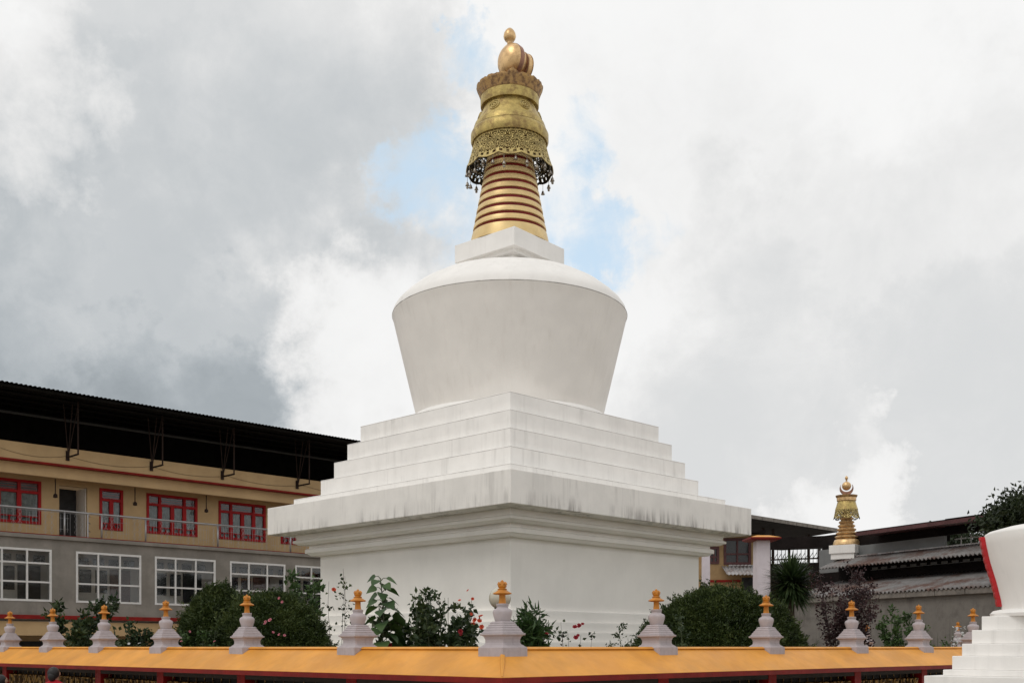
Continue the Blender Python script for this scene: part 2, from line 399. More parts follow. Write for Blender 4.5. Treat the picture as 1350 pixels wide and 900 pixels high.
# spire with thirteen rings
NR = 11
core = MB().lathe([(50.0*U, zu(526)), (26.6*U, zu(648))], 64).build('spire_core', 'red_groove', st)
def rz(z): return (51.5 - (z-530)*0.195)
zb = 526.0
for i in range(NR):
    z0 = zb if i == 0 else 543.5+11.1*(i-1)+2.2
    z1 = 543.5+11.1*i - 1.8
    bow = 0.25
    prof = [((rz(z0)-2.5)*U, zu(z0)), (rz(z0+0.3)*U, zu(z0+0.3))]
    for j in range(1, 5):
        z = z0+(z1-z0)*j/5; prof.append(((rz(z)+bow*math.sin(math.pi*j/5))*U, zu(z)))
    prof += [(rz(z1-0.3)*U, zu(z1-0.3)), ((rz(z1)-2.5)*U, zu(z1))]
    MB().lathe(prof, 72).build('spire_ring', 'gold_band', st, sharp=50)

# pierced skirt: real holes cut in a curved plate
def lace(r0, r1, z0, z1, nphi, nz, scallops, depth, pat, rows_open):
    mb = MB(); vs = []; fs = []
    for j in range(nz+1):
        t = j/nz
        for k in range(nphi):
            a = 2*math.pi*k/nphi
            sc_ = depth*abs(math.sin(a*scallops/2))
            zz0 = z0 - sc_ + depth*0.5
            z = zz0+(z1-zz0)*t
            r = r0+(r1-r0)*(t**0.8)
            vs.append((r*math.cos(a), r*math.sin(a), z))
    for j in range(nz):
        for k in range(nphi):
            if pat((k+0.5)/nphi, (j+0.5)/nz): continue
            fs.append((j*nphi+k, j*nphi+(k+1)%nphi, (j+1)*nphi+(k+1)%nphi, (j+1)*nphi+k))
    return mb.add(vs, fs, True)
def scroll(u, v):
    if v < 0.055 or v > 0.95: return False
    n = 13
    if v > 0.88: return math.sin(u*2*math.pi*n*4) > 0.25 and v < 0.94
    if v > 0.84: return False
    if v < 0.15: return math.sin(u*2*math.pi*n*3+1) > 0.1 and v > 0.075
    if v < 0.18: return False
    x = (u*n) % 1.0 - 0.5; x = abs(x)*2     # mirror symmetric motif
    y = (v-0.18)/0.66
    best = 9
    for (cx_, cy_, s_) in ((0.42, 0.68, 1), (0.46, 0.25, -1), (0.98, 0.48, 1)):
        dx, dy = x-cx_, (y-cy_)*1.1
        rr = math.hypot(dx, dy); th = math.atan2(dy, dx)*s_
        if rr < 0.36:
            ph = (rr*8.0 - th/(2*math.pi)*1.0) % 1.0
            return ph < 0.56 and rr > 0.05
    return math.sin(x*21+y*9)*math.sin(y*23-x*6) > 0.0
lc = lace(57*U, 45.8*U, zu(624.5), zu(664), 480, 44, 12, 3.4*U, scroll, 0).build('pierced_skirt', 'gold_lace', st)
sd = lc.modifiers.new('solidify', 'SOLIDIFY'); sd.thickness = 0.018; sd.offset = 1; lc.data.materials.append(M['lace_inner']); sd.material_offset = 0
inn = lc.copy(); inn.data = lc.data.copy(); COL.objects.link(inn); inn.name = 'skirt_shade_lining'; inn.data.materials.clear(); inn.data.materials.append(M['lace_inner']); inn.modifiers['solidify'].offset = -1; inn.modifiers['solidify'].thickness = 0.012  # added dark shell standing in for shade inside the skirt
for k in range(24):
    a = 2*math.pi*(k+0.5)/24; r = 56.6*U
    bx, by = r*math.cos(a), r*math.sin(a); zt = zu(623.5)
    ln = 0.05+0.06*((k*7) % 3)
    mb = MB().tube([(bx,by,zt+0.02),(bx,by,zt-ln)], 0.006, 5)
    mb.lathe([(0.012, zt-ln), (0.03, zt-ln-0.025), (0.042, zt-ln-0.075), (0.055, zt-ln-0.10), (0.03, zt-ln-0.098)], 12, (bx,by,0))
    if k % 2 == 0: mb.ball((bx,by,zt-ln-0.15), 0.035, 10, 6)
    mb.build('bell', 'bell_metal', st)
for k in range(16):
    a = 2*math.pi*(k+0.3)/16; r = 43*U
    bx, by = r*math.cos(a), r*math.sin(a); zt = zu(640)
    MB().tube([(bx,by,zt+0.3),(bx,by,zt)], 0.006, 5).ball((bx,by,zt-0.04), 0.05, 10, 6).build('bell', 'bell_metal', st)
MB().lathe([(44*U, zu(662)), (49.8*U, zu(660.5)), (51.2*U, zu(663.5)), (51.2*U, zu(672)), (49.2*U, zu(676)), (47*U, zu(677.5))], 96).build('bell_rim', 'gold_bell', st, sharp=60)
bellp = [(48.3*U, zu(677)), (47.6*U, zu(680.5)), (46.2*U, zu(684.5)), (44.6*U, zu(685.2)), (42.3*U, zu(690)), (39.2*U, zu(696)), (36.2*U, zu(702)), (34.2*U, zu(707)), (33.2*U, zu(712))]
bell = MB().lathe(bellp, 96).build('bell_cover', 'gold_bell', st, sharp=40)
for k in range(6):   # relief medallions
    a = 2*math.pi*(k+0.5)/6 - R(45.3) + R(-90) + R(0)
    nrm = Vector((math.cos(a), math.sin(a), 0.42)).normalized()
    q_ = nrm.to_track_quat('Z', 'Y').to_matrix()
    prof = [(0.001, 0.035), (0.03, 0.035), (0.035, 0.005), (0.06, 0.005), (0.065, 0.035), (0.085, 0.035), (0.09, 0.005), (0.125, 0.005), (0.13, 0.03), (0.145, 0.03), (0.15, -0.04)]
    MB().lathe(prof, 28, (39.0*U*math.cos(a), 39.0*U*math.sin(a), zu(696.5)), smooth=False, cap=False, tilt=q_).build('medallion', 'gold_lace', bell)
MB().lathe([(32.5*U, zu(709)), (38.0*U, zu(708.4)), (38.4*U, zu(710)), (38.6*U, zu(721)), (36*U, zu(722))], 96).build('collar', 'gold_bell', st, sharp=40)
# lotus crown
cr = MB(); NP = 18; vs = []; fs = []; nk = NP*8
for j in range(6):
    t = j/5
    for k in range(nk):
        a = 2*math.pi*k/nk; ph = (k % 8)/8.0
        top = 1.2*abs(math.sin(math.pi*ph))**0.6 + (5.5 if (k//8) % 6 == 5 else 0)*max(0, 1-abs(ph-0.5)*2.2)
        z = 719.5 + t*(14.5+top+0.8*math.sin(k*1.7)*math.sin(k*0.37)); r = 38.3 + (t**1.2)*5.4 + 0.4*abs(math.sin(math.pi*ph))*t
        vs.append((r*U*math.cos(a), r*U*math.sin(a), zu(z)))
for j in range(5):
    for k in range(nk): fs.append((j*nk+k, j*nk+(k+1)%nk, (j+1)*nk+(k+1)%nk, (j+1)*nk+k))
cr.add(vs, fs, True)
c_ = cr.build('lotus_crown', 'copper', st); sd = c_.modifiers.new('solidify', 'SOLIDIFY'); sd.thickness = 0.03
MB().lathe([(37*U, zu(722)), (36*U, zu(727)), (14*U, zu(730))], 48).build('crown_floor', 'copper', st)
# sun disc and moon disc standing face to face on edge
OC = zu(771)
rot0 = R(45.3)
ea = math.atan2(-0.66, -0.75)-rot0
ev = Vector((math.cos(ea), math.sin(ea), 0))
tq = ev.to_track_quat('Z', 'Y').to_matrix()
def disc(prof, shift, name, m, parent, sharp=35, n=72, zc=OC):
    c = ev*(shift*U)+Vector((math.cos(-rot0), math.sin(-rot0), 0))*(3.2*U)
    return MB().lathe([(max(0.001, r*U), p*U) for p, r in prof], n, (c.x, c.y, zc), tilt=tq, cap=False).build(name, m, parent, sharp=sharp)
sund = disc([(-1, 0.01), (-1, 20.0), (0, 20.8), (1.2, 21)], 2, 'sun_disc', 'copper_edge', st)
disc([(1.2, 21), (4.0, 20.6), (7.4, 18.4), (10.6, 14.6), (12.8, 10), (14, 5), (14.4, 0.01)], 2, 'sun_face', 'gold', sund, 70)
disc([(1.21, 21.15), (0.2, 21.4), (-6, 20.6), (-6.6, 19.8), (-6.6, 0.01)], 2, 'sun_rim', 'copper_edge', sund)
disc([(15*math.cos(R(180*i/20)), 17.5*math.sin(R(180*i/20))) for i in range(21)], -6, 'sun_ball', 'gold', st, 80)
moon = disc([(9.5, 0.01), (9.5, 17.2), (9.0, 18.3)], -22, 'moon_disc', 'copper_edge', st, zc=OC-0.06)
disc([(8.6, 18.25), (8, 18.4), (1.4, 18.4), (0.8, 18.2)], -22, 'moon_band', 'gold', moon, zc=OC-0.06)
disc([(9.3, 18.4), (9.1, 18.9), (8.3, 18.9), (8.1, 18.4)], -22, 'moon_rim', 'copper', moon, zc=OC-0.06)
disc([(1.6, 18.4), (1.4, 18.9), (0.6, 18.9), (0.3, 17), (-2.5, 10), (-3.5, 0.01)], -22, 'moon_back', 'copper', moon, zc=OC-0.06)
jz = zu(795)
MB().lathe([(0.06, jz-0.07), (0.07, jz), (0.055, jz+0.03), (0.12, jz+0.06), (0.155, jz+0.12), (0.165, jz+0.17), (0.15, jz+0.25), (0.11, jz+0.32), (0.06, jz+0.37), (0.005, jz+0.40)], 40).build('jewel', 'gold', st)

# ------------------------------------------------------------------ prayer wheel wall (square ring round the stupa)
wl = thing('prayer_wheel_wall', 'long orange roofed wall with red pillars enclosing the garden around the white stupa', 'wall', (CC[0], CC[1], 0), R(45))
def ring(prof):
    """closed ring around the square, prof: closed list of (offset outward, z)"""
    mb = MB(); h0 = RF/math.sqrt(2); vs = []; n = len(prof)
    for o, z in prof:
        h = h0+o; vs += [(-h,-h,z),(h,-h,z),(h,h,z),(-h,h,z)]
    fs = []
    for i in range(n):
        j = (i+1) % n
        for k in range(4):
            fs.append((4*i+k, 4*i+(k+1)%4, 4*j+(k+1)%4, 4*j+k))
    return mb.add(vs, fs)
ring([(0.52,1.545),(0.52,1.588),(0.075,1.868),(-0.075,1.868),(-0.52,1.588),(-0.52,1.545)]).build('roof', 'orange', wl)
ring([(0.095,1.868),(0.10,1.88),(0.06,1.90),(-0.06,1.90),(-0.10,1.88),(-0.095,1.868)]).build('ridge_cap', 'orange', wl, bevel=0.006)
ring([(0.505,1.522),(0.528,1.522),(0.528,1.584),(0.505,1.584)]).build('fascia', 'red', wl)
ring([(0.10,1.44),(0.10,1.543),(-0.16,1.543),(-0.16,1.44)]).build('beam', 'dark_wood', wl)
ring([(-0.13,0.85),(-0.13,1.44),(-0.16,1.44),(-0.16,0.85)]).build('back_panel', 'dark_wood', wl)
ring([(0.16,0.0),(0.16,0.80),(0.20,0.80),(0.20,0.86),(-0.20,0.86),(-0.20,0.80),(-0.16,0.80),(-0.16,0.0)]).build('base_wall', 'lilac', wl, bevel=0.01)
# hip tile at the near corner (corner (-h,-h) is nearest the camera once turned by 45 degrees)
h0 = RF/math.sqrt(2)
for sx_, sy_ in ((-1,-1),(1,-1),(-1,1)):
    def hp(o, z): return (sx_*(h0+o), sy_*(h0+o), z)
    MB().tube([hp(0.06,1.866), hp(0.30,1.722), hp(0.505,1.590)], [0.03, 0.028, 0.012], 8, False).build('hip_tile', 'orange', wl)
LT = [1.835, 3.68, 5.39, 6.99, 8.53, 10.06, 11.6, 13.2, 14.9]
RT = [1.934, 3.745, 5.545, 7.27, 8.96, 10.7, 12.5, 14.3]
BT = [1.4, 3.38, 5.4, 7.4, 9.4]
def wpt(side, t, z=0):
    if side == 'L': return Vector((CN[0]-t, CN[1]+t, z))
    if side == 'R': return Vector((CN[0]+t, CN[1]+t, z))
    return Vector((CN[0]+RF-t, CC[1]+t, z))
def w2l(p): # world -> wall local
    d = Vector((p.x-CC[0], p.y-CC[1])); c, s = math.cos(R(-45)), math.sin(R(-45))
    return (c*d.x-s*d.y, s*d.x+c*d.y)
pm = None
for p in [wpt('L', t) for t in [0]+LT]+[wpt('R', t) for t in RT+[RF]]+[wpt('B', t) for t in BT]:
    x, y = w2l(p)
    if pm is None:
        pm = MB().box(-0.105,0.105,-0.105,0.105,0.86,1.541).mesh('pillar')
        o = obj('pillar', pm, 'red_dark', wl)
        o.location = (x, y, 0)
    else:
        o = bpy.data.objects.new('pillar', pm); COL.objects.link(o); o.parent = wl; o.location = (x, y, 0)

# miniature stupas on the wall
def mini():
    t = thing('miniature_stupa', 'x', 'miniature stupa', (0,0,0), R(45), 'miniature stupas on the orange wall')
    b_ = MB().sq([(0.188,-0.20),(0.188,0.0)]).sq([(0.183,-0.002),(0.150,0.028)]).sq([(0.146,0.026),(0.134,0.05),(0.134,0.085),(0.146,0.118),(0.162,0.132)])
    b_.build('pedestal', 'lilac', t, bevel=0.004)
    b_ = MB().sq([(0.170,0.130),(0.176,0.137),(0.176,0.154)])
    for i, (h, z0, z1) in enumerate(((0.158,0.153,0.186),(0.141,0.185,0.212),(0.124,0.211,0.237),(0.108,0.236,0.262),(0.095,0.261,0.285))):
        b_.sq([(h, z0), (h+0.002, z0+0.014), (h-0.010, z0+0.017), (h-0.011, z1)])
    b_.build('stepped_tier', 'lilac', t, bevel=0.004)
    MB().lathe([(0.078,0.283),(0.083,0.29),(0.090,0.32),(0.102,0.36),(0.106,0.385),(0.100,0.408),(0.082,0.422),(0.066,0.428),(0.062,0.436),(0.062,0.452),(0.068,0.458),(0.068,0.478),(0.05,0.482)], 36).build('vase', 'lilac', t, sharp=50)
    fn = MB().lathe([(0.042,0.476),(0.036,0.52),(0.034,0.572),(0.04,0.586)], 20).build('finial', 'orange_finial', t, sharp=50)
    MB().lathe([(0.04,0.578),(0.090,0.584),(0.100,0.588),(0.102,0.594),(0.092,0.602),(0.055,0.622),(0.052,0.630),(0.034,0.634)], 32).build('disc', 'orange_finial', fn, sharp=50)
    pb = MB().lathe([(0.030,0.632),(0.052,0.636),(0.052,0.645),(0.030,0.65)], 20).lathe([(0.03,0.645),(0.046,0.665),(0.050,0.690),(0.044,0.700)], 20)
    for k in range(6):
        a = 2*math.pi*k/6+0.3
        pb.lathe([(0.019,0.690),(0.016,0.702),(0.004,0.722)], 8, (0.036*math.cos(a), 0.036*math.sin(a), 0))
    pb.lathe([(0.03,0.69),(0.022,0.712),(0.016,0.720),(0.018,0.728),(0.004,0.742)], 14)
    pb.build('bud', 'orange_finial', fn)
    return t
LBL = [
 ('L', 0, 'lilac miniature stupa at the corner of the orange wall, in front of the globe lamp'),
 ('L', LT[0], 'lilac miniature stupa just left of the tall broad leaved sunflower plant'),
 ('L', LT[1], 'lilac miniature stupa in front of the low dark conifer bush with pink roses'),
 ('L', LT[2], 'lilac miniature stupa just left of the two dark conifer bushes, below a white lattice window'),
 ('L', LT[3], 'lilac miniature stupa in front of the upright leafy shrub on the left'),
 ('L', LT[4], 'lilac miniature stupa second from the left edge, just left of the leafy shrub'),
 ('L', LT[5], 'leftmost lilac miniature stupa on the orange wall, at the left edge of the photo'),
 ('R', RT[0], 'lilac miniature stupa against the left end of the big round conifer bush'),
 ('R', RT[1], 'lilac miniature stupa against the right end of the big round bush, below the palm'),
 ('R', RT[2], 'lilac miniature stupa in front of the purple leaved shrub'),
 ('R', RT[3], 'lilac miniature stupa in front of the small green bush by the concrete wall'),
 ('R', RT[4], 'lilac miniature stupa half hidden by the steps of the right white stupa'),
 ('B', BT[1], 'tiny far miniature stupa behind white flowers, on the back stretch of the wall'),
 ('B', BT[2], 'tiny far miniature stupa on the back stretch of the wall, right of the purple shrub'),
]
ms = None
for side, t, lb in LBL:
    o = mini() if ms is None else copy_tree(ms)
    if ms is None: ms = o
    p = wpt(side, t, 1.895); o.location = p; o['label'] = lb
    o.rotation_euler = (R(random.uniform(-0.7, 0.7)), R(random.uniform(-0.7, 0.7)), R(45)+R(random.uniform(-1.5, 1.5)) if t else R(45.5)); q_ = random.uniform(0.985, 1.02); o.scale = (q_, q_, random.uniform(0.98, 1.02))

# prayer wheels in the bays
wm = MB().lathe([(0.012,-0.02),(0.012,0.01),(0.086,0.015),(0.092,0.03),(0.092,0.05),(0.086,0.055),(0.086,0.43),(0.092,0.435),(0.092,0.458),(0.080,0.468),(0.014,0.475),(0.012,0.56)], 20).mesh('prayer_wheel')
wm.set_sharp_from_angle(angle=R(50)); wm.materials.append(M['wheel'])
bays = []
lt = [0]+LT; rt = [0]+RT
bname = ['first', 'second', 'third', 'fourth', 'fifth', 'sixth', 'seventh']
for i in range(7): bays.append(('L', lt[i], lt[i+1], f'bronze prayer wheel under the orange roof in the {bname[i]} bay left of the wall corner'))
for i in range(5): bays.append(('R', rt[i], rt[i+1], f'bronze prayer wheel under the orange roof in the {bname[i]} bay right of the wall corner'))
for side, a, b_, lb in bays:
    L_ = (b_-a)*math.sqrt(2)-0.21; n = max(3, int(L_/0.225))
    for k in range(n):
        t = a + (0.105+L_*(k+0.5)/n)/math.sqrt(2)
        o = bpy.data.objects.new('prayer_wheel', wm); COL.objects.link(o)
        o.location = wpt(side, t, 0.90); o.rotation_euler.z = random.uniform(0, 6.28)
        tag(o, lb, 'prayer wheel', 'prayer wheels under the orange wall roof')

# ------------------------------------------------------------------ left building (facade parallel to the stupa's right face)
P0 = (-17.65, 37.0)
lb = thing('monastery_building', 'two coloured grey and ochre building with red windows and a deep black roof', 'building', (P0[0], P0[1], 0), R(45))
C45 = math.sqrt(0.5)
def fs_(px, y):     # pixel column -> distance along the facade on plane y (y = inward)
    a = (px-CX)/F
    return (-P0[0] + C45*y + a*(P0[1]+C45*y))/(C45*(1-a))
def fz(px, py, y):
    s = fs_(px, y); Yd = P0[1]+C45*s+C45*y
    return ZE+(HY-py)/F*Yd
SL, SR = -14.0, fs_(545, 0)
WIN = [(-135,-48), (-32, 68), (100, 186), (204, 284), (303, 376), (389, 452), (463, 512)]
zt_, zbm = fz(143, 729, 0), fz(143, 795, 0)
wins = [(fs_(a, 0), fs_(b_, 0)) for a, b_ in WIN]
mb = MB(); x = SL
for a, b_ in wins:
    mb.box(x, a, 0, 0.22, 3.0, 5.72); mb.box(a, b_, 0, 0.22, 3.0, zbm); mb.box(a, b_, 0, 0.22, zt_, 5.72); x = b_
mb.box(x, SR, 0, 0.22, 3.0, 5.72)
mb.box(SL, SL+0.25, 0.22, 9, 0, 5.72).box(SR-0.25, SR, 0.22, 9, 0, 5.72)
mb.build('lower_wall', 'grey_wall', lb)
MB().box(SL, SR, -0.12, 1.5, 5.722, 5.86).build('balcony_floor', 'grey_wall', lb, bevel=0.01)
MB().box(SL, SR, 1.28, 1.30, 5.862, 5.94).box(SL, SR, -0.123, -0.06, 5.862, 5.885).build('skirting', 'red_line', lb)
MB().box(SL, SR, 0.02, 2.0, 2.85, 2.998).build('floor_beam', 'grey_wall', lb)
MB().box(SL, SR, -0.10, 0.02, 2.88, 3.02).build('red_band', 'red_line', lb)
mb = MB().box(SL, SR, 1.6, 1.8, 0, 2.84).box(SL, SR, 0.05, 0.3, 2.3, 2.79)
for k in range(8): mb.box(SL+1+k*3.3, SL+1.35+k*3.3, 0.06, 0.36, 0, 2.29)
mb.build('ground_floor_wall', 'ochre', lb)
for k in range(7):
    MB().box(SL+1.9+k*3.3, SL+3.4+k*3.3, 1.56, 1.597, 0.02, 2.1).build('door', 'door_dark', lb)
# veranda behind the white lattice windows
MB().box(SL+0.3, SR-0.3, 1.3, 1.4, 3.0, 5.7).build('veranda_wall', 'inner_wall', lb)
MB().box(SL+0.3, SR-0.3, 0.23, 1.29, 5.55, 5.70).build('veranda_ceiling', 'inner_wall', lb)
for i, (a, b_) in enumerate(wins):
    w = b_-a; mb = MB(); fw = 0.075
    y0, y1 = -0.02, 0.07
    mb.box(a, a+fw, y0, y1, zbm, zt_).box(b_-fw, b_, y0, y1, zbm, zt_).box(a+fw, b_-fw, y0, y1, zbm, zbm+fw).box(a+fw, b_-fw, y0, y1, zt_-fw, zt_)
    H_ = zt_-zbm; r1 = zt_-H_*0.27; r2 = zt_-H_*0.63
    for fr in (1/3, 2/3): mb.box(a+w*fr-0.03, a+w*fr+0.03, y0+0.005, y1-0.005, zbm+fw, zt_-fw)
    for z in (r1, r2): mb.box(a+fw, b_-fw, y0+0.01, y1-0.01, z-0.03, z+0.03)
    o = mb.build('window', 'white_frame', lb)
    MB().box(a+fw, b_-fw, 0.035, 0.041, zbm+fw, zt_-fw).build('pane', 'glass', o)
    c0 = a-0.3
    # inner windows and door seen through it
    mb = MB(); 
    for j in range(3): mb.box(c0+0.35+j*0.62, c0+0.80+j*0.62, 1.26, 1.298, zbm+0.45, zt_-0.55)
    for j in range(5): mb.box(c0+0.3+j*0.6, c0+0.72+j*0.6, 1.26, 1.298, zt_-0.42, zt_-0.12)
    mb.build('inner_window', 'dark_pane', lb)
    MB().box(c0+2.15, c0+2.95, 1.25, 1.298, 3.05, zt_-0.5).build('inner_door', 'door_brown' if i % 2 == 0 else 'door_dark', lb)
# upper floor
zp = fz(0, 579, 0); zr = fz(0, 603, 0); zb2 = fz(0, 621.5, 0.3)
RW = [(-150,-85,0), (-62, 54, 0), (131, 162, 1), (193, 260, 0), (288, 350, 0), (370, 410, 1), (440, 490, 0)]
wy = 1.3
zwt = fz(226, 653, wy); zwb = fz(226, 705, wy)
openings = [(fs_(a, wy), fs_(b_, wy), zwb, zwt, k) for a, b_, k in RW]
dr = (fs_(78, wy), fs_(115, wy), 5.86, fz(96, 641, wy), 2)
openings = sorted(openings+[dr])
mb = MB(); x = SL
ZC = zb2+0.25
for a, b_, z0, z1, k in openings:
    mb.box(x, a, wy, wy+0.2, 5.862, ZC)
    if z0 > 5.87: mb.box(a, b_, wy, wy+0.2, 5.862, z0)
    mb.box(a, b_, wy, wy+0.2, z1, ZC); x = b_
mb.box(x, SR, wy, wy+0.2, 5.862, ZC)
mb.box(SR-0.2, SR, wy+0.2, 9, 5.862, ZC)
mb.build('upper_wall', 'ochre', lb)
MB().box(SL, SR, 0.0, 0.16, zr+0.03, zp).box(SL, SR, 0.28, 0.5, zb2, zr+0.028).box(SL, SR, 0.5, 9, ZC+0.002, zr).build('parapet', 'ochre', lb, bevel=0.01)
MB().box(SL, SR, -0.03, 0.278, zr-0.035, zr+0.028).build('parapet_trim', 'red_line', lb)
for a, b_, z0, z1, k in openings:
    if k == 2:
        o = MB().box(a, b_, wy+0.9, wy+0.95, z0, z1).build('doorway', 'door_dark', lb)
        MB().box(b_-0.06, b_-0.02, wy+0.05, wy+0.85, z0+0.02, z1-0.02).build('door', 'inner_wall', o)
        continue
    w = b_-a; mb = MB(); fw = 0.10; y0, y1 = wy-0.035, wy+0.06; zt2 = z1-(z1-z0)*0.27
    mb.box(a, a+fw, y0, y1, z0, z1).box(b_-fw, b_, y0, y1, z0, z1).box(a+fw, b_-fw, y0, y1, z0, z0+fw).box(a+fw, b_-fw, y0, y1, z1-fw, z1)
    mb.box(a+fw, b_-fw, y0+0.005, y1, zt2-0.05, zt2+0.05)
    cuts = (0.5,) if k == 1 else (0.26, 0.5, 0.74)
    for c in cuts: mb.box(a+w*c-0.075, a+w*c+0.075, y0+0.008, y1-0.005, z0+fw, zt2-0.05)
    if k == 0:
        for c in (0.26, 0.74): mb.box(a+w*c-0.05, a+w*c+0.05, y0+0.008, y1-0.005, zt2+0.05, z1-fw)
    for c in np.linspace(0.12, 0.88, 7): mb.box(a+w*c-0.02, a+w*c+0.02, y0+0.012, y1-0.01, z0+fw, z0+fw+0.14)
    mb.box(a+fw, b_-fw, y0+0.014, y1-0.012, z0+fw+0.14, z0+fw+0.18)
    o = mb.build('window', 'red_frame', lb)
    MB().box(a+fw, b_-fw, wy+0.03, wy+0.034, z0+fw, z1-fw).build('pane', 'glass', o)
    cv = MB(); n = int(w/0.03); vs = []; ff = []
    for j, z in enumerate((z0+fw*0.5, zt2)):
        for i in range(n+1): vs.append((a+fw*0.5+(w-fw)*i/n, wy+0.10+0.02*math.sin(i*0.9), z))
    for i in range(n): ff.append((i, i+1, n+2+i, n+1+i))
    cv.add(vs, ff, True); cvo = cv.build('curtain', 'curtain', o)
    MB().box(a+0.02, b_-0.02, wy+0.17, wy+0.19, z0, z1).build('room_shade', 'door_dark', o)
    mb = MB()
    for z in np.linspace(zt2+0.10, z1-fw-0.04, 3): mb.box(a+fw, b_-fw, wy+0.04, wy+0.055, z-0.012, z+0.012)
    mb.build('louvre', 'red_frame', o)
# balcony railing
rl = MB(); zr0, zr1 = 5.862, fz(0, 666, -0.05)
ry = -0.06
g0, g1 = fs_(116, ry), fs_(134, ry)
rl.tube([(SL, ry, zr1), (SR, ry, zr1)], 0.034, 8)
ro = rl.build('railing', 'steel', lb)
posts = [fs_(p, ry) for p in (-95, -5, 85, 134, 192, 287, 383, 480)]
for s in posts: MB().tube([(s, ry, zr0), (s, ry, zr1-0.02)], 0.034, 8).build('post', 'steel', ro)
gr = MB()
for i in range(int((SR-SL)/0.22)):
    s = SL+0.11+i*0.22
    if g0-0.05 < s < g1+0.05: continue
    h = zr1-zr0; z1_ = zr1-0.05
    gr.bar((s, ry, zr0+0.02), (s, ry, z1_), 0.005)
    if i % 5 < 2:
        for q_ in range(4):
            za = zr0+0.06+h*0.22*q_; zc = za+h*0.11; ze2 = za+h*0.22
            gr.bar((s-0.07, ry, zc), (s, ry, za), 0.006).bar((s, ry, za), (s+0.07, ry, zc), 0.006).bar((s+0.07, ry, zc), (s, ry, ze2), 0.006).bar((s, ry, ze2), (s-0.07, ry, zc), 0.006)
    elif i % 5 == 3:
        gr.bar((s-0.18, ry, zr0+0.25), (s+0.18, ry, zr0+0.25), 0.006).bar((s-0.18, ry, zr0+0.65), (s+0.18, ry, zr0+0.65), 0.006)
        gr.bar((s-0.12, ry, zr0+0.15), (s-0.12, ry, zr0+0.78), 0.006).bar((s+0.12, ry, zr0+0.15), (s+0.12, ry, zr0+0.78), 0.006)
gr.bar((SL, ry, zr1-0.06), (SR, ry, zr1-0.06), 0.01)
gr.build('grille', 'steel', ro)
mb = MB()  # open gate bars swung inwards
for z in (zr0+0.3, zr0+0.6, zr1-0.05): mb.bar((g0, ry, z), (g1-0.1, 0.7, z), 0.03)
mb.bar((g0, ry, zr0), (g0, ry, zr1), 0.04); mb.build('gate', 'steel', ro)
# hanging lamp fittings under the beam
for px in (73, 178, 272):
    s = fs_(px, 0.75); zt3 = zb2+0.20
    o = MB().tube([(s, 0.75, zt3), (s, 0.75, zt3-0.72)], 0.018, 6).lathe([(0.02, zt3-0.70), (0.07, zt3-0.74), (0.08, zt3-0.84), (0.03, zt3-0.86)], 12, (s, 0.75, 0)).build('hanging_lamp', 'brace', lb)
    MB().bar((s, 0.55, zt3-0.03), (s, 1.28, zt3+0.02), 0.06).build('bracket', 'brace', o)
# sagging cable along the parapet
cb = MB(); pts = []
anch = [fs_(p, -0.03) for p in (-120, 0, 90, 200, 300, 400, 500)]
for a, b_ in zip(anch[:-1], anch[1:]):
    for j in range(8): t = j/8; pts.append((a+(b_-a)*t, -0.02, zr+0.35-0.16*4*t*(1-t)))
cb.tube(pts, 0.005, 5).build('cable', 'brace', lb)
# roof
ye = -2.2; ze_ = fz(0, 500, ye); SRr = SR+0.8
MB().corrugated(SL-0.5, SRr, ye, ze_-0.04, 7.5, ze_+0.75, 0.15, 0.022, 0.01, 2).build('roof', 'roof_dark', lb)
MB().box(SL, SR, 5.0, 5.2, zr+0.01, ze_+0.45).box(SR-0.2, SR, 0.6, 5.0, zr+0.01, ze_+0.1).build('attic_wall', 'roof_dark', lb)
mb = MB()
for k in range(5):
    y = ye+0.15+k*1.5; z = ze_-0.11+0.79/9.7*(y-ye)
    mb.bar((SL, y, z), (SRr-0.3, y, z), 0.08)
mb.build('purlin', 'roof_dark', lb)
for px in (-140, -20, 98, 209, 303, 402, 492):
    s = fs_(px, -0.6)
    mb = MB().bar((s, -0.95, zp-0.33), (s, 0.1, zp-0.33), 0.05)
    mb.bar((s, -0.92, zp-0.33), (s, -0.92, ze_-0.02), 0.045)
    mb.bar((s, -0.08, zp-0.30), (s-0.22, -0.2, ze_-0.02), 0.03).bar((s, -0.08, zp-0.30), (s+0.15, -0.6, ze_-0.02), 0.03)
    mb.bar((s, -0.08, zp-0.30), (s, -0.45, ze_-0.03), 0.03)
    mb.box(s-0.06, s+0.06, -0.05, -0.001, zp-0.45, zp-0.1)
    mb.build('roof_bracket', 'brace', lb)

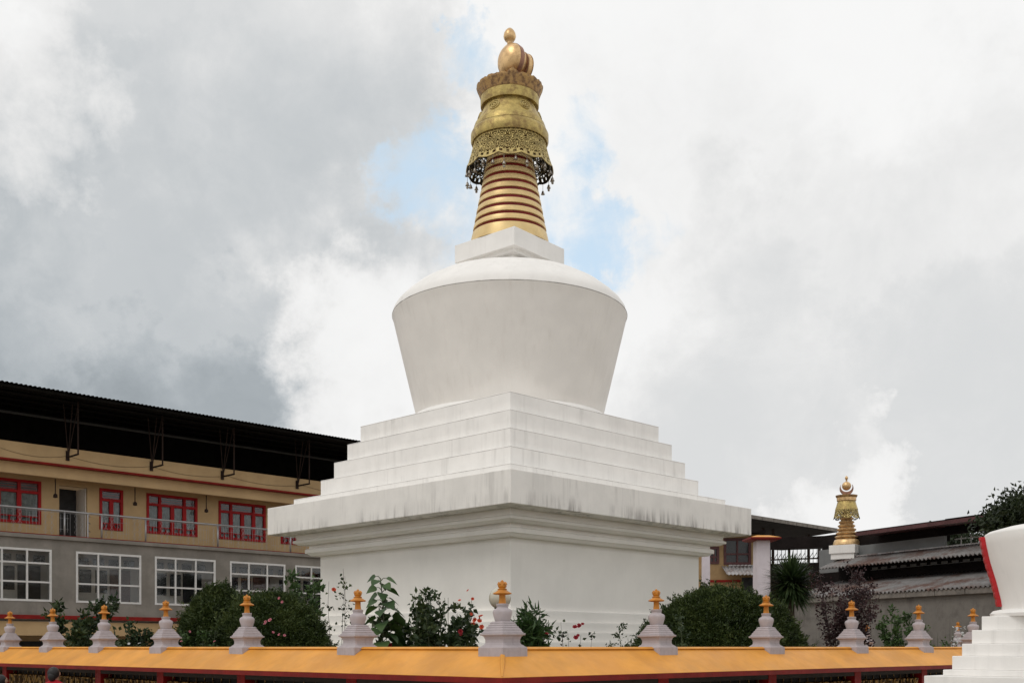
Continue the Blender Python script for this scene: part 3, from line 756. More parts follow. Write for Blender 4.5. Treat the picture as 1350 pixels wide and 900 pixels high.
# ------------------------------------------------------------------ foliage helpers
def leaf_mesh(name, P_, D_, Ln, Wd, droop=0.25, nrm=None):
    """kite leaves: P_ base points (n,3), D_ direction unit (n,3), lengths, widths"""
    n = len(P_)
    rnd = rng.normal(size=(n, 3)) if nrm is None else nrm
    side = np.cross(D_, rnd); side /= (np.linalg.norm(side, axis=1, keepdims=True)+1e-9)
    up = np.cross(side, D_)
    Ln = np.broadcast_to(Ln, (n,))[:, None]; Wd = np.broadcast_to(Wd, (n,))[:, None]
    a = P_; m = P_ + D_*Ln*0.45; t = P_ + D_*Ln - up*Ln*droop
    l = m + side*Wd*0.5 + up*Wd*0.12; r = m - side*Wd*0.5 + up*Wd*0.12
    V = np.stack([a, r, t, l], axis=1).reshape(-1, 3).astype(np.float32)
    me = bpy.data.meshes.new(name)
    me.vertices.add(4*n); me.vertices.foreach_set('co', V.ravel())
    me.loops.add(6*n)
    idx = np.arange(n)[:, None]*4 + np.array([[0, 1, 2, 0, 2, 3]])
    me.loops.foreach_set('vertex_index', idx.astype(np.int32).ravel())
    me.polygons.add(2*n); me.polygons.foreach_set('loop_start', (np.arange(2*n)*3).astype(np.int32))
    me.update(calc_edges=True); me.validate()
    return me
def unit(a): return a/(np.linalg.norm(a, axis=1, keepdims=True)+1e-9)
def lump(d, seed, amp):
    r = np.ones(len(d)); rs = np.random.default_rng(seed)
    for f, a in ((2.2, 1.0), (4.5, 0.6), (9, 0.4), (17, 0.25)):
        for _ in range(3):
            k = rs.normal(size=3); k /= np.linalg.norm(k); ph = rs.uniform(0, 6.28)
            r += amp*a*np.sin(d@k*f*1.6+ph)/3
    return r
def conifer_bush(name, label, cat, loc, rx, ry, rzz, n, seed, L_=0.062, Wd=0.022, group=None, m='conifer', core='conifer_core', amp=0.09):
    t = thing(name, label, cat, loc, 0, group)
    zc = 1.05
    d = unit(rng.normal(size=(n, 3))); d[:, 2] = np.where(d[:, 2] < -0.55, -d[:, 2], d[:, 2])
    r = lump(d, seed, amp)
    depth = 1.01-np.abs(rng.normal(scale=0.06, size=n))+0.05*(rng.random(n) < 0.06)*rng.random(n)
    def place(q_, k_): return q_*k_[:, None]*np.stack([np.full(len(q_), rx), np.full(len(q_), ry), np.where(q_[:, 2] > 0, rzz-zc, zc*1.1)], axis=1)+np.array([0, 0, zc])
    P_ = place(d, r*depth)
    # sprays: leaves share a direction per clump
    cl = lump(d, seed+5, 0.7)
    D_ = unit(d*np.array([0.8, 0.8, 0.7])+rng.normal(scale=0.65, size=(n, 3))+np.array([0, 0, 0.25]))
    Ln = L_*(0.6+0.9*rng.random(n))
    # loose sprays standing out of the surface
    nt_ = n//110; pick = rng.integers(0, n, nt_); m_ = 24
    tp = np.repeat(P_[pick], m_, axis=0); td = unit(np.repeat(d[pick]*np.array([0.8, 0.8, 0.6])+rng.normal(scale=0.45, size=(nt_, 3))+np.array([0, 0, 0.4]), m_, axis=0))
    g_ = rng.random((nt_*m_, 1)); ls_ = np.repeat(0.07+0.20*rng.random((nt_, 1))**2, m_, axis=0)
    tp = tp+td*g_*ls_+rng.normal(scale=0.012, size=tp.shape); tD = unit(td+rng.normal(scale=0.6, size=td.shape))
    P_ = np.concatenate([P_, tp]); D_ = np.concatenate([D_, tD]); Ln = np.concatenate([Ln, L_*(0.6+0.6*rng.random(len(tp)))]); n = len(P_)
    me = leaf_mesh('foliage', P_, D_, Ln, Wd*(0.7+0.6*rng.random(n)))
    fo = obj('foliage', me, m, t)
    # inner twig mass
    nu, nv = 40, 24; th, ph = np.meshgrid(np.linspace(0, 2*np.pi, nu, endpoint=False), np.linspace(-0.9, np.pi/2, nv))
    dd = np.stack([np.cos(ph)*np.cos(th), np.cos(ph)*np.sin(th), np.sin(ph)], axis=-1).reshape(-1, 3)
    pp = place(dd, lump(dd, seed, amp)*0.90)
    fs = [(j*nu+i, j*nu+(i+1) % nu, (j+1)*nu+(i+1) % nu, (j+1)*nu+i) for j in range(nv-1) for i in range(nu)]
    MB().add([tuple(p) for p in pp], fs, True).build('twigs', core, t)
    MB().tube([(0,0,-0.02),(0.02,0.01,rzz*0.5)], [0.07, 0.04], 8).build('trunk', 'bark', t)
    return t
def petal_flower(r, n=9, seed=0):
    rs = random.Random(seed); mb = MB()
    for lay, (rr, tilt, cnt) in enumerate(((r, 0.35, 6), (r*0.75, 0.8, 5), (r*0.45, 1.15, 4))):
        for k in range(cnt):
            a = 2*math.pi*k/cnt+lay*0.5; ct, st_ = math.cos(tilt), math.sin(tilt)
            d = Vector((math.cos(a)*ct, math.sin(a)*ct, st_)); s = Vector((-math.sin(a), math.cos(a), 0)); u_ = d.cross(s)
            c = d*rr
            mb.add([Vector((0,0,0)), c*0.6+s*rr*0.5-u_*rr*0.05, c+s*rr*0.3-u_*0.1*rr, c*1.08, c-s*rr*0.3-u_*0.1*rr, c*0.6-s*rr*0.5-u_*rr*0.05], [(0,1,2,3,4,5)], True)
    return mb
FM = {}
for nm in ('pink', 'orange', 'red', 'white'):
    for sz, q_ in ((0.035, 0.024), (0.05, 0.036), (0.07, 0.048)):
        me = petal_flower(q_, seed=len(FM)).mesh('blossom'); me.materials.append(M['petal_'+nm]); FM[nm, sz] = me
def blossom(t, p, nm, sz):
    o = bpy.data.objects.new('blossom', FM[nm, sz]); COL.objects.link(o); o.parent = t; o.location = p
    o.rotation_euler = (random.uniform(0.2, 1.3), random.uniform(-0.5, 0.5), random.uniform(-0.8, 0.8)); return o
def branchy(loc, label, name, cat, H, spread, nst, nleaf, leafL, leafW, m, sm='stem', seed=1, zmin=0.3, jitter=0.10, curve=0.25, rad=0.012, twig=5, wide=None, group=None, topden=1.0):
    """several wandering stems from one root, twigs with leaves along them"""
    rs = np.random.default_rng(seed); t = thing(name, label, cat, loc, 0, group)
    mb = MB(); P_ = []; D_ = []; ends = []
    for s in range(nst):
        az = rs.uniform(0, 6.28); sp = spread*math.sqrt(rs.random()) if nst > 1 else spread*0.3
        h = H*rs.uniform(0.72, 1.0) if s else H
        k = 9; pts = []
        wob = rs.normal(scale=curve*0.12*H/k, size=(k, 2)).cumsum(axis=0)
        for i in range(k):
            f = i/(k-1); pts.append(np.array([math.cos(az)*sp*f**0.8+wob[i, 0], math.sin(az)*sp*f**0.8+wob[i, 1], h*f]))
        mb.tube(pts, [rad*(1-0.75*i/(k-1)) for i in range(k)], 5)
        ends.append(pts[-1])
        for q_ in range(twig):
            f = rs.uniform(zmin, 0.98); i = min(k-2, int(f*(k-1))); b0 = pts[i]+(pts[i+1]-pts[i])*(f*(k-1)-i)
            d = rs.normal(size=3); d[2] = abs(d[2])*0.7+0.2; d /= np.linalg.norm(d); ln = (wide or spread*0.6)*rs.uniform(0.4, 1.0)*(1.15-0.5*f)
            e = b0+d*ln; mid = b0+d*ln*0.5+np.array([0, 0, 0.03])
            mb.tube([b0, mid, e], [rad*0.45, rad*0.3, rad*0.15], 4); ends.append(e)
            for l in range(nleaf):
                g_ = rs.random()**0.7; p = b0*(1-g_)+e*g_+rs.normal(scale=jitter*0.35, size=3); P_.append(p)
                dd = rs.normal(size=3)*0.9+d*0.6+np.array([0, 0, 0.1]); D_.append(dd/np.linalg.norm(dd))
        for l in range(nleaf):
            f = rs.uniform(zmin, 1.0); i = min(k-2, int(f*(k-1))); b0 = pts[i]+(pts[i+1]-pts[i])*(f*(k-1)-i)
            P_.append(b0+rs.normal(scale=jitter*0.3, size=3)); dd = rs.normal(size=3)+np.array([0, 0, 0.3]); D_.append(dd/np.linalg.norm(dd))
    mb.build('stem', sm, t)
    P_ = np.array(P_); D_ = np.array(D_); n = len(P_)
    me = leaf_mesh('foliage', P_, D_, leafL*(0.6+0.7*rs.random(n)), leafW*(0.7+0.6*rs.random(n)))
    obj('foliage', me, m, t)
    return t, ends
def at(px, Y, z=0.0): return ((px-CX)/F*Y, Y, z)
def rel(px, py, Y, loc): return W(px, py, Y)-Vector(loc)

# big conifer bushes
l_ = at(947, 20.3); conifer_bush('conifer_bush', 'big dark rounded conifer bush beside the right wall of the white stupa', 'bush', l_, 1.72, 1.5, 3.02, 150000, 3, amp=0.075)
l_ = at(358, 20.2); conifer_bush('conifer_bush', 'low dark rounded conifer bush with pink roses before it, left of the white stupa', 'bush', l_, 1.30, 1.2, 2.80, 120000, 8, amp=0.075)
l_ = at(290, 21.8); conifer_bush('conifer_bush', 'dark conifer bush rising behind the left side of the other rounded one', 'bush', l_, 0.98, 0.9, 3.0, 90000, 15, amp=0.08)
l_ = at(848, 18.6); branchy(l_, 'sprawling grey green rose shrub at the left foot of the big round bush', 'low_shrub', 'shrub', 2.25, 0.55, 12, 26, 0.06, 0.035, 'leaf_rose', seed=31, wide=0.35, twig=7)
l_ = at(908, 18.2); branchy(l_, 'loose olive leaved rose shrub growing up the face of the big round bush', 'rose_bush', 'rose bush', 2.5, 0.4, 9, 16, 0.06, 0.04, 'leaf_rose', seed=35, wide=0.3, twig=7)
l_ = at(822, 18.0); branchy(l_, 'tiny grey green shrub peeping over the wall beside the left end of the big bush', 'low_shrub', 'shrub', 1.98, 0.3, 6, 22, 0.05, 0.03, 'leaf_rose', seed=33, wide=0.2)
# left shrubs
l_ = at(112, 21.9); branchy(l_, 'upright leafy green shrub in front of the grey wall at left', 'leafy_shrub', 'shrub', 2.85, 0.60, 16, 34, 0.12, 0.06, 'leaf_rose', seed=41, wide=0.4, twig=8)
l_ = at(180, 20.9); t_, e_ = branchy(l_, 'low leafy bush between the upright shrub and the conifer bushes', 'low_bush', 'bush', 2.35, 0.75, 22, 28, 0.10, 0.055, 'leaf_rose', seed=43, wide=0.35, twig=7)
blossom(t_, rel(184, 848, 20.2, l_), 'white', 0.05); blossom(t_, rel(170, 848, 20.2, l_), 'white', 0.035)
l_ = at(265, 19.6); t_, e_ = branchy(l_, 'light green rose shrub in front of the dark conifer bushes', 'rose_bush', 'rose bush', 2.25, 0.5, 10, 18, 0.07, 0.04, 'leaf', seed=45, wide=0.25, twig=6)
for p, c in (((250, 832), 'pink'), ((283, 845), 'pink'), ((239, 845), 'pink')): blossom(t_, rel(*p, 19.2, l_), c, 0.035)
l_ = at(352, 18.4); t_, e_ = branchy(l_, 'pink flowering rose stems in front of the low conifer bush', 'rose_bush', 'rose bush', 2.2, 0.35, 5, 5, 0.05, 0.035, 'leaf_rose', seed=47, wide=0.2, twig=3)
for p, s in (((350, 819), 0.05), ((356, 817), 0.07), ((360, 833), 0.035), ((368, 836), 0.05), ((375, 837), 0.035), ((372, 793), 0.05), ((368, 788), 0.035), ((349, 822), 0.035)): blossom(t_, rel(*p, 18.2, l_), 'pink', 0.05 if s > 0.06 else 0.035)
l_ = at(400, 24.0); branchy(l_, 'light green leafy bush between the conifers and the white stupa wall', 'leafy_bush', 'bush', 3.55, 0.5, 11, 16, 0.13, 0.075, 'leaf', seed=51, wide=0.35, twig=9)
l_ = at(445, 16.2); t_, e_ = branchy(l_, 'tall thin dark rose stem with one red bloom by the stupa corner', 'climbing_rose', 'rose bush', 3.08, 0.14, 3, 7, 0.055, 0.045, 'leaf_rose', 'stem_red', seed=55, wide=0.16, twig=10, rad=0.009, curve=0.5)
blossom(t_, rel(440, 777, 16.2, l_), 'orange', 0.05)
# sunflower like plant with broad leaves
def broad_plant(loc, label, H, n, L0, seed):
    rs = np.random.default_rng(seed); t = thing('broad_leaved_plant', label, 'plant', loc)
    mb = MB(); pts = [(0.03*math.sin(i*1.1), 0.02*math.cos(i), H*i/9) for i in range(10)]
    mb.tube(pts, [0.02-0.0014*i for i in range(10)], 6)
    lm = MB()
    for k in range(n):
        f = 0.50+0.5*(k/(n-1)); z = H*f; az = k*2.4+rs.uniform(-0.4, 0.4); up = 0.25+0.5*rs.random()*(f)
        ln = L0*(1.25-0.65*(f-0.5)*2)*rs.uniform(0.85, 1.1)
        b0 = Vector((0.03*math.sin(f*9*1.1), 0.02*math.cos(f*9), z)); d = Vector((math.cos(az), math.sin(az), up)).normalized()
        pe = b0+d*ln*0.5; mb.tube([b0, b0+d*ln*0.25+Vector((0,0,0.02)), pe], [0.007, 0.005, 0.004], 4)
        d2 = (d+Vector((0, 0, -0.8))).normalized(); s = d2.cross(Vector((rs.normal()*0.5, rs.normal()*0.5, 1))).normalized(); u_ = s.cross(d2)
        prof = [(0, 0), (0.12, 0.30), (0.3, 0.36), (0.55, 0.27), (0.8, 0.12), (1.0, 0)]
        vs = []
        for x, w in prof:
            c = pe+d2*x*ln-Vector((0, 0, 1))*(x*x*ln*0.22)
            vs += [c+s*w*ln*1.25+u_*w*ln*0.25, c, c-s*w*ln*1.25+u_*w*ln*0.25]
        ff = []
        for i in range(5):
            a = 3*i; ff += [(a, a+1, a+4, a+3), (a+1, a+2, a+5, a+4)]
        lm.add(vs, ff, True)
    mb.build('stem', 'stem', t); lm.build('foliage', 'leaf_bright', t)
    return t
l_ = at(503, 15.3); broad_plant(l_, 'tall sunflower like plant with broad bright green leaves before the white wall', 2.87, 44, 0.27, 61)
l_ = at(528, 15.6); t_, e_ = branchy(l_, 'dark leaved plant spreading between the sunflower plant and the coral rose bush', 'leafy_shrub', 'shrub', 2.5, 0.35, 11, 13, 0.11, 0.075, 'leaf_rose', seed=63, wide=0.28, twig=6)
blossom(t_, rel(514, 850, 15.2, l_), 'red', 0.05)
l_ = at(588, 15.4); t_, e_ = branchy(l_, 'bushy rose with coral and crimson blooms left of the corner miniature stupa', 'rose_bush', 'rose bush', 2.66, 0.56, 44, 17, 0.085, 0.06, 'leaf_rose', seed=68, wide=0.30, twig=9, curve=0.15)
for (p, c, s) in (((617, 778), 'orange', .035), ((623, 789), 'orange', .035), ((621, 809), 'orange', .035), ((626, 817), 'orange', .05), ((624, 822), 'orange', .05), ((634, 812), 'orange', .05), ((635, 826), 'orange', .05), ((632, 818), 'orange', .05), ((607, 832), 'red', .05), ((608, 836), 'red', .035), ((606, 791), 'orange', .035)):
    blossom(t_, rel(*p, 15.0, l_), c, s)
l_ = at(694, 15.2); t_, e_ = branchy(l_, 'fresh green oleander like shrub just right of the corner miniature stupa', 'oleander_shrub', 'shrub', 2.55, 0.26, 20, 24, 0.16, 0.035, 'leaf_bright', seed=71, wide=0.2, twig=7, curve=0.12)
l_ = at(716, 15.5); t_, e_ = branchy(l_, 'dark rose shrub with one crimson bloom beside the oleander', 'rose_bush', 'rose bush', 2.42, 0.28, 13, 15, 0.075, 0.05, 'leaf_rose', seed=73, wide=0.25, twig=7)
blossom(t_, rel(720, 835, 15.1, l_), 'red', .05)
l_ = at(760, 15.6); t_, e_ = branchy(l_, 'sparse thin rose stems with small crimson blooms before the stupa steps', 'rose_bush', 'rose bush', 2.26, 0.32, 10, 8, 0.06, 0.045, 'leaf_rose', 'stem_red', seed=78, wide=0.22, twig=5, rad=0.008)
for (p, s) in (((758, 826), .05), ((763, 823), .035), ((764, 825), .05), ((759, 840), .05), ((762, 837), .035), ((768, 822), .035)): blossom(t_, rel(*p, 15.3, l_), 'red', s)
# palm like cordyline
def sword_palm(loc, label):
    t = thing('cordyline_palm', label, 'palm', loc); H = 3.5
    MB().tube([(0,0,-0.02),(0.03,0,1.4),(0,0.02,2.7),(0.0,0,H)], [0.14,0.10,0.09,0.07], 10).build('trunk', 'bark', t)
    n = 900; mb = MB(); rs = np.random.default_rng(81)
    for k in range(n):
        az = rs.uniform(0, 6.28); el = math.asin(rs.uniform(-0.8, 1)); ln = rs.uniform(0.75, 1.0)*0.86
        d = Vector((math.cos(az)*math.cos(el), math.sin(az)*math.cos(el), math.sin(el))); s = d.cross(Vector((0, 0, 1)))
        if s.length < 0.05: s = Vector((1, 0, 0))
        s.normalize(); b0 = Vector((0, 0, H+rs.uniform(-0.1, 0.15)))
        vs = []
        for x, w in ((0, 0.016), (0.4, 0.030), (0.75, 0.022), (1.0, 0.003)):
            c = b0+d*x*ln-Vector((0, 0, 1))*(x*x*0.10*ln); vs += [c+s*w, c-s*w]
        mb.add(vs, [(0, 1, 3, 2), (2, 3, 5, 4), (4, 5, 7, 6)], True)
    mb.build('crown', 'leaf_palm', t)
sword_palm(at(1043, 27.5), 'cordyline palm with a spiky dark green head in front of the rusty roofs')
# purple shrub
l_ = at(1112, 25.5); branchy(l_, 'purple leaved shrub in front of the stained concrete shed wall', 'purple_shrub', 'shrub', 3.75, 0.8, 15, 22, 0.075, 0.05, 'leaf_purple', 'stem_red', seed=85, wide=0.38, twig=11, rad=0.02, zmin=0.55, jitter=0.22)
l_ = at(1192, 24.0); branchy(l_, 'small green bush behind the wall by the concrete shed wall', 'leafy_bush', 'bush', 2.75, 0.5, 14, 26, 0.09, 0.05, 'leaf', seed=87, wide=0.35, twig=8)
l_ = at(1237, 23.5); branchy(l_, 'low dark green bush left of the white flowering plant', 'low_bush', 'bush', 2.3, 0.45, 12, 26, 0.07, 0.04, 'leaf', seed=89, wide=0.3, twig=7)
l_ = at(1262, 22.5); t_, e_ = branchy(l_, 'plant with small white flowers in front of the far miniature stupa', 'white_flower_plant', 'plant', 2.35, 0.16, 6, 10, 0.05, 0.03, 'leaf', seed=91, wide=0.15, twig=5)
for k in range(22): blossom(t_, Vector((random.uniform(-0.14, 0.14), random.uniform(-0.2, 0), random.uniform(1.95, 2.32))), 'white', 0.035)
# lamp behind the corner miniature stupa
Yl = 14.5; l_ = at(659, Yl); zl = W(659, 788, Yl).z
t_ = thing('globe_lamp', 'cream globe garden lamp behind the corner miniature stupa', 'lamp', l_)
MB().lathe([(0.09,0),(0.09,0.05),(0.035,0.07),(0.03,zl-0.2),(0.05,zl-0.17),(0.08,zl-0.135)], 20).build('pole', 'iron', t_, sharp=50)
MB().ball((0, 0, zl), 0.149, 40, 24).build('globe', 'globe', t_)

# ------------------------------------------------------------------ right hand white stupa
Ds = 13.0; v = Ds/F; CXP = 1425
rs_ = thing('white_stupa', 'white stepped stupa with red frilled niche, cut off by the right edge of the photo', 'stupa', at(CXP, Ds), R(45))
def rr(px): return (CXP-px)*v
def zz(py): return ZE+(HY-py)*v
def hq(px): return rr(px)/math.sqrt(2)
stp = [(1294, 812, 830), (1281, 830, 848), (1268, 848, 864), (1255, 864, 882), (1243, 882, 890)]
for px, a, b_ in stp: MB().sq([(hq(px), zz(b_)), (hq(px), zz(a))]).build('terrace', 'white_terrace', rs_, bevel=0.008)
MB().sq([(hq(1218), zz(924)), (hq(1218), zz(890))]).build('slab', 'white_terrace', rs_, bevel=0.008)
MB().sq([(hq(1240), 0), (hq(1240), zz(924))]).build('wall', 'white_wall', rs_)
MB().lathe([(rr(1316), zz(812)), (rr(1315), zz(808)), (rr(1319), zz(804)), (rr(1326), zz(802.5))], 96).build('base_ring', 'white', rs_, sharp=40)
bp = [(r_*0.968, z_-0.03*(z_ > zz(760))) for r_, z_ in [(rr(1327), zz(804)), (rr(1325), zz(790)), (rr(1319), zz(765)), (rr(1311), zz(735)), (rr(1306), zz(712)), (rr(1304), zz(700)), (rr(1305), zz(698)), (rr(1309), zz(695.5)), (rr(1330), zz(690)), (rr(1360), zz(685)), (rr(1400), zz(682))]]
MB().lathe(bp, 128).build('dome', 'white', rs_, sharp=70)
MB().sq([(hq(1392), zz(684)), (hq(1392), zz(664))]).sq([(hq(1382), zz(664)), (hq(1382), zz(646))]).build('harmika', 'white', rs_, bevel=0.008)
# red frilled frame of the niche, following the dome's side
def domer(z):
    pr = sorted((z_, r_) for r_, z_ in bp[:7])
    for (za, ra), (zb_, rb) in zip(pr[:-1], pr[1:]):
        if za <= z <= zb_: return ra+(rb-ra)*(z-za)/(zb_-za)
    return pr[-1][1]
def frill(az_deg0, az_deg1):
    pts = []
    zlo, zhi = zz(798), zz(704)
    for i in range(40): pts.append((az_deg0, zlo+(zhi-zlo)*i/39))
    for i in range(1, 14): pts.append((az_deg0+(az_deg1-az_deg0)*i/14, zhi+0.004))
    for i in range(40): pts.append((az_deg1, zhi+(zlo-zhi)*i/39))
    mb = MB(); vs = []; fs = []
    for i, (az, z) in enumerate(pts):
        r = domer(z); a = R(az)-R(45); sg = 1 if i < 20+27 else -1
        bulge = 0.045+0.006*abs(math.sin(i*math.pi/4))*(1 if i < 47 or True else 0)
        for (dr_, da) in ((-0.02, 0.0), (bulge*0.8, 0.0), (bulge+0.012, 0.07), (bulge, 0.16), (-0.02, 0.19)):
            aa = a + (da if az_deg0 <= az else da)*(-1 if i > 46 else 1)
            vs.append(((r+dr_)*math.cos(aa), (r+dr_)*math.sin(aa), z))
    n = 5
    for i in range(len(pts)-1):
        for k in range(n-1): fs.append((i*n+k, i*n+k+1, (i+1)*n+k+1, (i+1)*n+k))
    mb.add(vs, fs, False); return mb
frill(154, 118).build('niche_frame', 'silk_red', rs_)
# small golden spire builder
def spire_parts(t, z0, s, facing):
    """s = total height; classic small spire"""
    k = s/92.0
    for i in range(9):
        za = z0+(5+i*5.0)*k if i else z0; zb_ = z0+(10+i*5.0)*k-1.5*k
        ra = (17.6-0.255*(za-z0)/k)*k; rb = (17.6-0.255*(zb_-z0)/k)*k
        MB().lathe([(ra-1.3*k, za), (ra, za+0.8*k), ((ra+rb)/2+0.7*k, (za+zb_)/2), (rb, zb_-0.6*k), (rb-1.5*k, zb_)], 40).build('spire_ring', 'gold', t, sharp=50)
    MB().lathe([(15*k, z0), (3.4*k, z0+52*k)], 32).build('spire_core', 'copper', t)
    lc2 = lace(17*k, 14.2*k, z0+37*k, z0+48.5*k, 168, 18, 8, 3*k, lambda u, v_: scroll(u*0.7, v_), 0).build('pierced_skirt', 'gold_lace', t)
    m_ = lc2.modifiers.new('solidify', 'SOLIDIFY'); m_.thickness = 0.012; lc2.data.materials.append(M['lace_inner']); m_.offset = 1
    li = lc2.copy(); li.data = lc2.data.copy(); COL.objects.link(li); li.name = 'skirt_shade_lining'; li.data.materials.clear(); li.data.materials.append(M['lace_inner']); li.modifiers['solidify'].offset = -1  # dark inner shell added as the small skirt's inside shade
    MB().lathe([(13*k, z0+48*k), (14.9*k, z0+48.3*k), (14.6*k, z0+49.5*k), (13.4*k, z0+53*k), (11.8*k, z0+59*k), (10.6*k, z0+61*k)], 48).build('bell_cover', 'gold_bell', t, sharp=50)
    MB().lathe([(10*k, z0+60.2*k), (12.6*k, z0+60.2*k), (12.8*k, z0+64.5*k), (11*k, z0+65*k)], 48).build('collar', 'gold', t, sharp=50)
    MB().lathe([(12.6*k, z0+64.4*k), (13.8*k, z0+65.6*k), (14.3*k, z0+67.6*k), (12.8*k, z0+67.7*k), (3*k, z0+67*k)], 48).build('lotus_crown', 'copper', t, sharp=50)
    # crescent moon facing the given azimuth, ball in front
    ca, sa = math.cos(facing), math.sin(facing); ex = Vector((-sa, ca, 0)); ey = Vector((ca, sa, 0))
    mb = MB(); zc = z0+77*k; vs = []; fs = []; n = 30
    for i in range(n+1):
        th = R(-215)+R(250)*i/n
        wd = math.sin(math.pi*min(max(i/n, 0.02), 0.98))
        for (rr_, yy) in ((9.0, -1.6), (9.0, 1.6), (9.0-4.6*wd, 1.6), (9.0-4.6*wd, -1.6)):
            p = Vector((0, 0, zc))+ex*rr_*k*math.cos(th)+Vector((0, 0, 1))*rr_*k*math.sin(th)+ey*yy*k; vs.append(p)
    for i in range(n):
        for q_ in range(4): fs.append((i*4+q_, i*4+(q_+1) % 4, i*4+4+(q_+1) % 4, i*4+4+q_))
    fs += [(0, 1, 2, 3), (4*n+3, 4*n+2, 4*n+1, 4*n)]
    mb.add(vs, fs); mb.build('moon', 'copper_edge', t)
    c = Vector((0, 0, z0+80.3*k))+ey*1.0*k
    MB().ball(c, 6.0*k, 28, 18).build('sun_ball', 'gold', t)
    MB().lathe([(1.2*k, z0+87*k), (1.0*k, z0+89*k), (2.0*k, z0+90*k), (2.2*k, z0+91.5*k), (1.2*k, z0+93.3*k), (0.1*k, z0+94.2*k)], 20).build('jewel', 'gold', t)
spire_parts(rs_, zz(646), 1.5, R(-90-45))

# ------------------------------------------------------------------ long rusty roofed shed at right
A2 = Vector((15.6, 34.7)); dv = Vector((0.4305, -0.9026)).normalized(); A1 = A2-dv*12
th = math.atan2(dv.y, dv.x)
sh = thing('long_shed', 'long low concrete shed with two tiers of rusty corrugated roof, behind the garden wall', 'shed', (A1.x, A1.y, 0), th)
def sx(px, y):     # along-wall coordinate for a pixel column on inward plane y
    a = (px-CX)/F; nx, ny = -dv.y, dv.x
    bx, by = A1.x+nx*y, A1.y+ny*y
    return (a*by-bx)/(dv.x-a*dv.y)
def sz_(px, py, y):
    s = sx(px, y); Yd = A1.y+dv.y*s+dv.x*y
    return ZE+(HY-py)/F*Yd
x0 = sx(1040, 0); x1 = sx(1365, 0); x2 = sx(1075, 1.35)
zw = sz_(1220, 786, 0)
MB().box(x0, x1, 0, 0.25, 0.9, zw).build('wall', 'concrete', sh)
MB().box(x0, x1, -0.04, 0.28, 0, 0.89).build('plinth', 'brick', sh)
MB().box(x1-0.2, x1, 0.26, 4.4, 0.9, zw).build('end_wall', 'concrete', sh)
MB().box(x1-0.2, x1-0.02, 2.85, 4.4, zw+0.01, sz_(1220, 692, 1.8)-0.08).build('end_sheet', 'dark_sheet', sh)
mb = MB(); nb = 9
for k in range(nb): a = x0+(x1-x0)*k/nb; mb.box(a+0.012, a+(x1-x0)/nb-0.012, -0.16, 0.25, zw+0.002, zw+0.20)
mb.build('gutter_beam', 'beam', sh, bevel=0.015)
zl0 = zw+0.21; zl1 = sz_(1220, 758, 2.6)
MB().corrugated(x0, x1, -0.2, zl0, 2.6, zl1, 0.19, 0.05, 0.008, 4).build('lower_roof', 'rust_sheet', sh)
zu0 = sz_(1200, 738.5, 1.5); zu1 = sz_(1200, 727, 2.7)
MB().box(x0, x1, 2.62, 2.8, 2.5, zu1-0.05).build('clerestory', 'dark_sheet', sh)
mb = MB().box(x1-9.7, x1-1.6, 2.612, 2.6185, zu0-0.13, zu0-0.11)
for k in range(16): mb.box(x1-9.6+k*0.5, x1-9.3+k*0.5, 2.60, 2.6195, zu0-0.12, zu0-0.02)
mb.build('vent', 'grey_sheet', sh)
MB().corrugated(x2, x1, 1.5, zu0, 2.7, zu1, 0.19, 0.05, 0.008, 3).build('upper_roof', 'rust_sheet', sh)
mb = MB(); n = 16
for k in range(n): a = x2+(x1-x2)*k/n; mb.box(a+0.01, a+(x1-x2)/n-0.01, 2.62, 2.80, zu1+0.03, zu1+0.08)
mb.build('ridge_sheet', 'awning_sheet', sh)
zg = sz_(1220, 692, 1.8); zgw = sz_(1200, 711, 2.9)
xa = sx(1080, 2.9); xb = sx(1246, 2.9)
MB().box(xa, xb, 2.9, 3.0, zu1-0.5, zgw).build('side_wall', 'grey_sheet', sh)
MB().box(xa, xb, 3.05, 3.15, zgw-0.2, zg+0.3).box(xb, x1, 2.9, 3.1, zgw+0.02, zg+0.3).build('upper_side_wall', 'dark_sheet', sh)
mb = MB()
for k in range(11):
    s_ = xb+0.3+k*0.45; mb.bar((s_, 3.4, zu1-0.2), (s_, 3.4, zgw), 0.035)
mb.bar((xb, 3.4, zu1+0.38), (x1, 3.4, zu1+0.38), 0.04); mb.build('railing', 'white_frame', sh)
xt = sx(1128, 1.8)
MB().add([(xt,1.8,zg-0.06),(x1+1,1.8,zg-0.06),(x1+1,4.5,zg+0.1),(xt,4.5,zg+0.1),(xt,1.8,zg+0.08),(x1+1,1.8,zg+0.08),(x1+1,4.5,zg+0.24),(xt,4.5,zg+0.24)],
         [(0,3,2,1),(4,5,6,7),(0,1,5,4),(1,2,6,5),(2,3,7,6),(3,0,4,7)]).build('top_roof', 'maroon_sheet', sh)
# small golden spire standing on the shed roof
Yg = A1.y+dv.y*sx(1116, 2.75)+dv.x*2.75
gp = W(1116, 719, Yg); kk = Yg/F
gs = thing('golden_spire', 'small golden spire with crescent and ball on a white block above the rusty roofs', 'spire', (gp.x, gp.y, 0), R(45+8))
MB().sq([(24.5*kk/math.sqrt(2), gp.z-11*kk), (24.5*kk/math.sqrt(2), gp.z)]).sq([(22*kk/math.sqrt(2), zu1-0.05), (22*kk/math.sqrt(2), gp.z-10.5*kk)]).build('pedestal', 'white', gs, bevel=0.01)
spire_parts(gs, gp.z, 90*kk, R(-105-53))

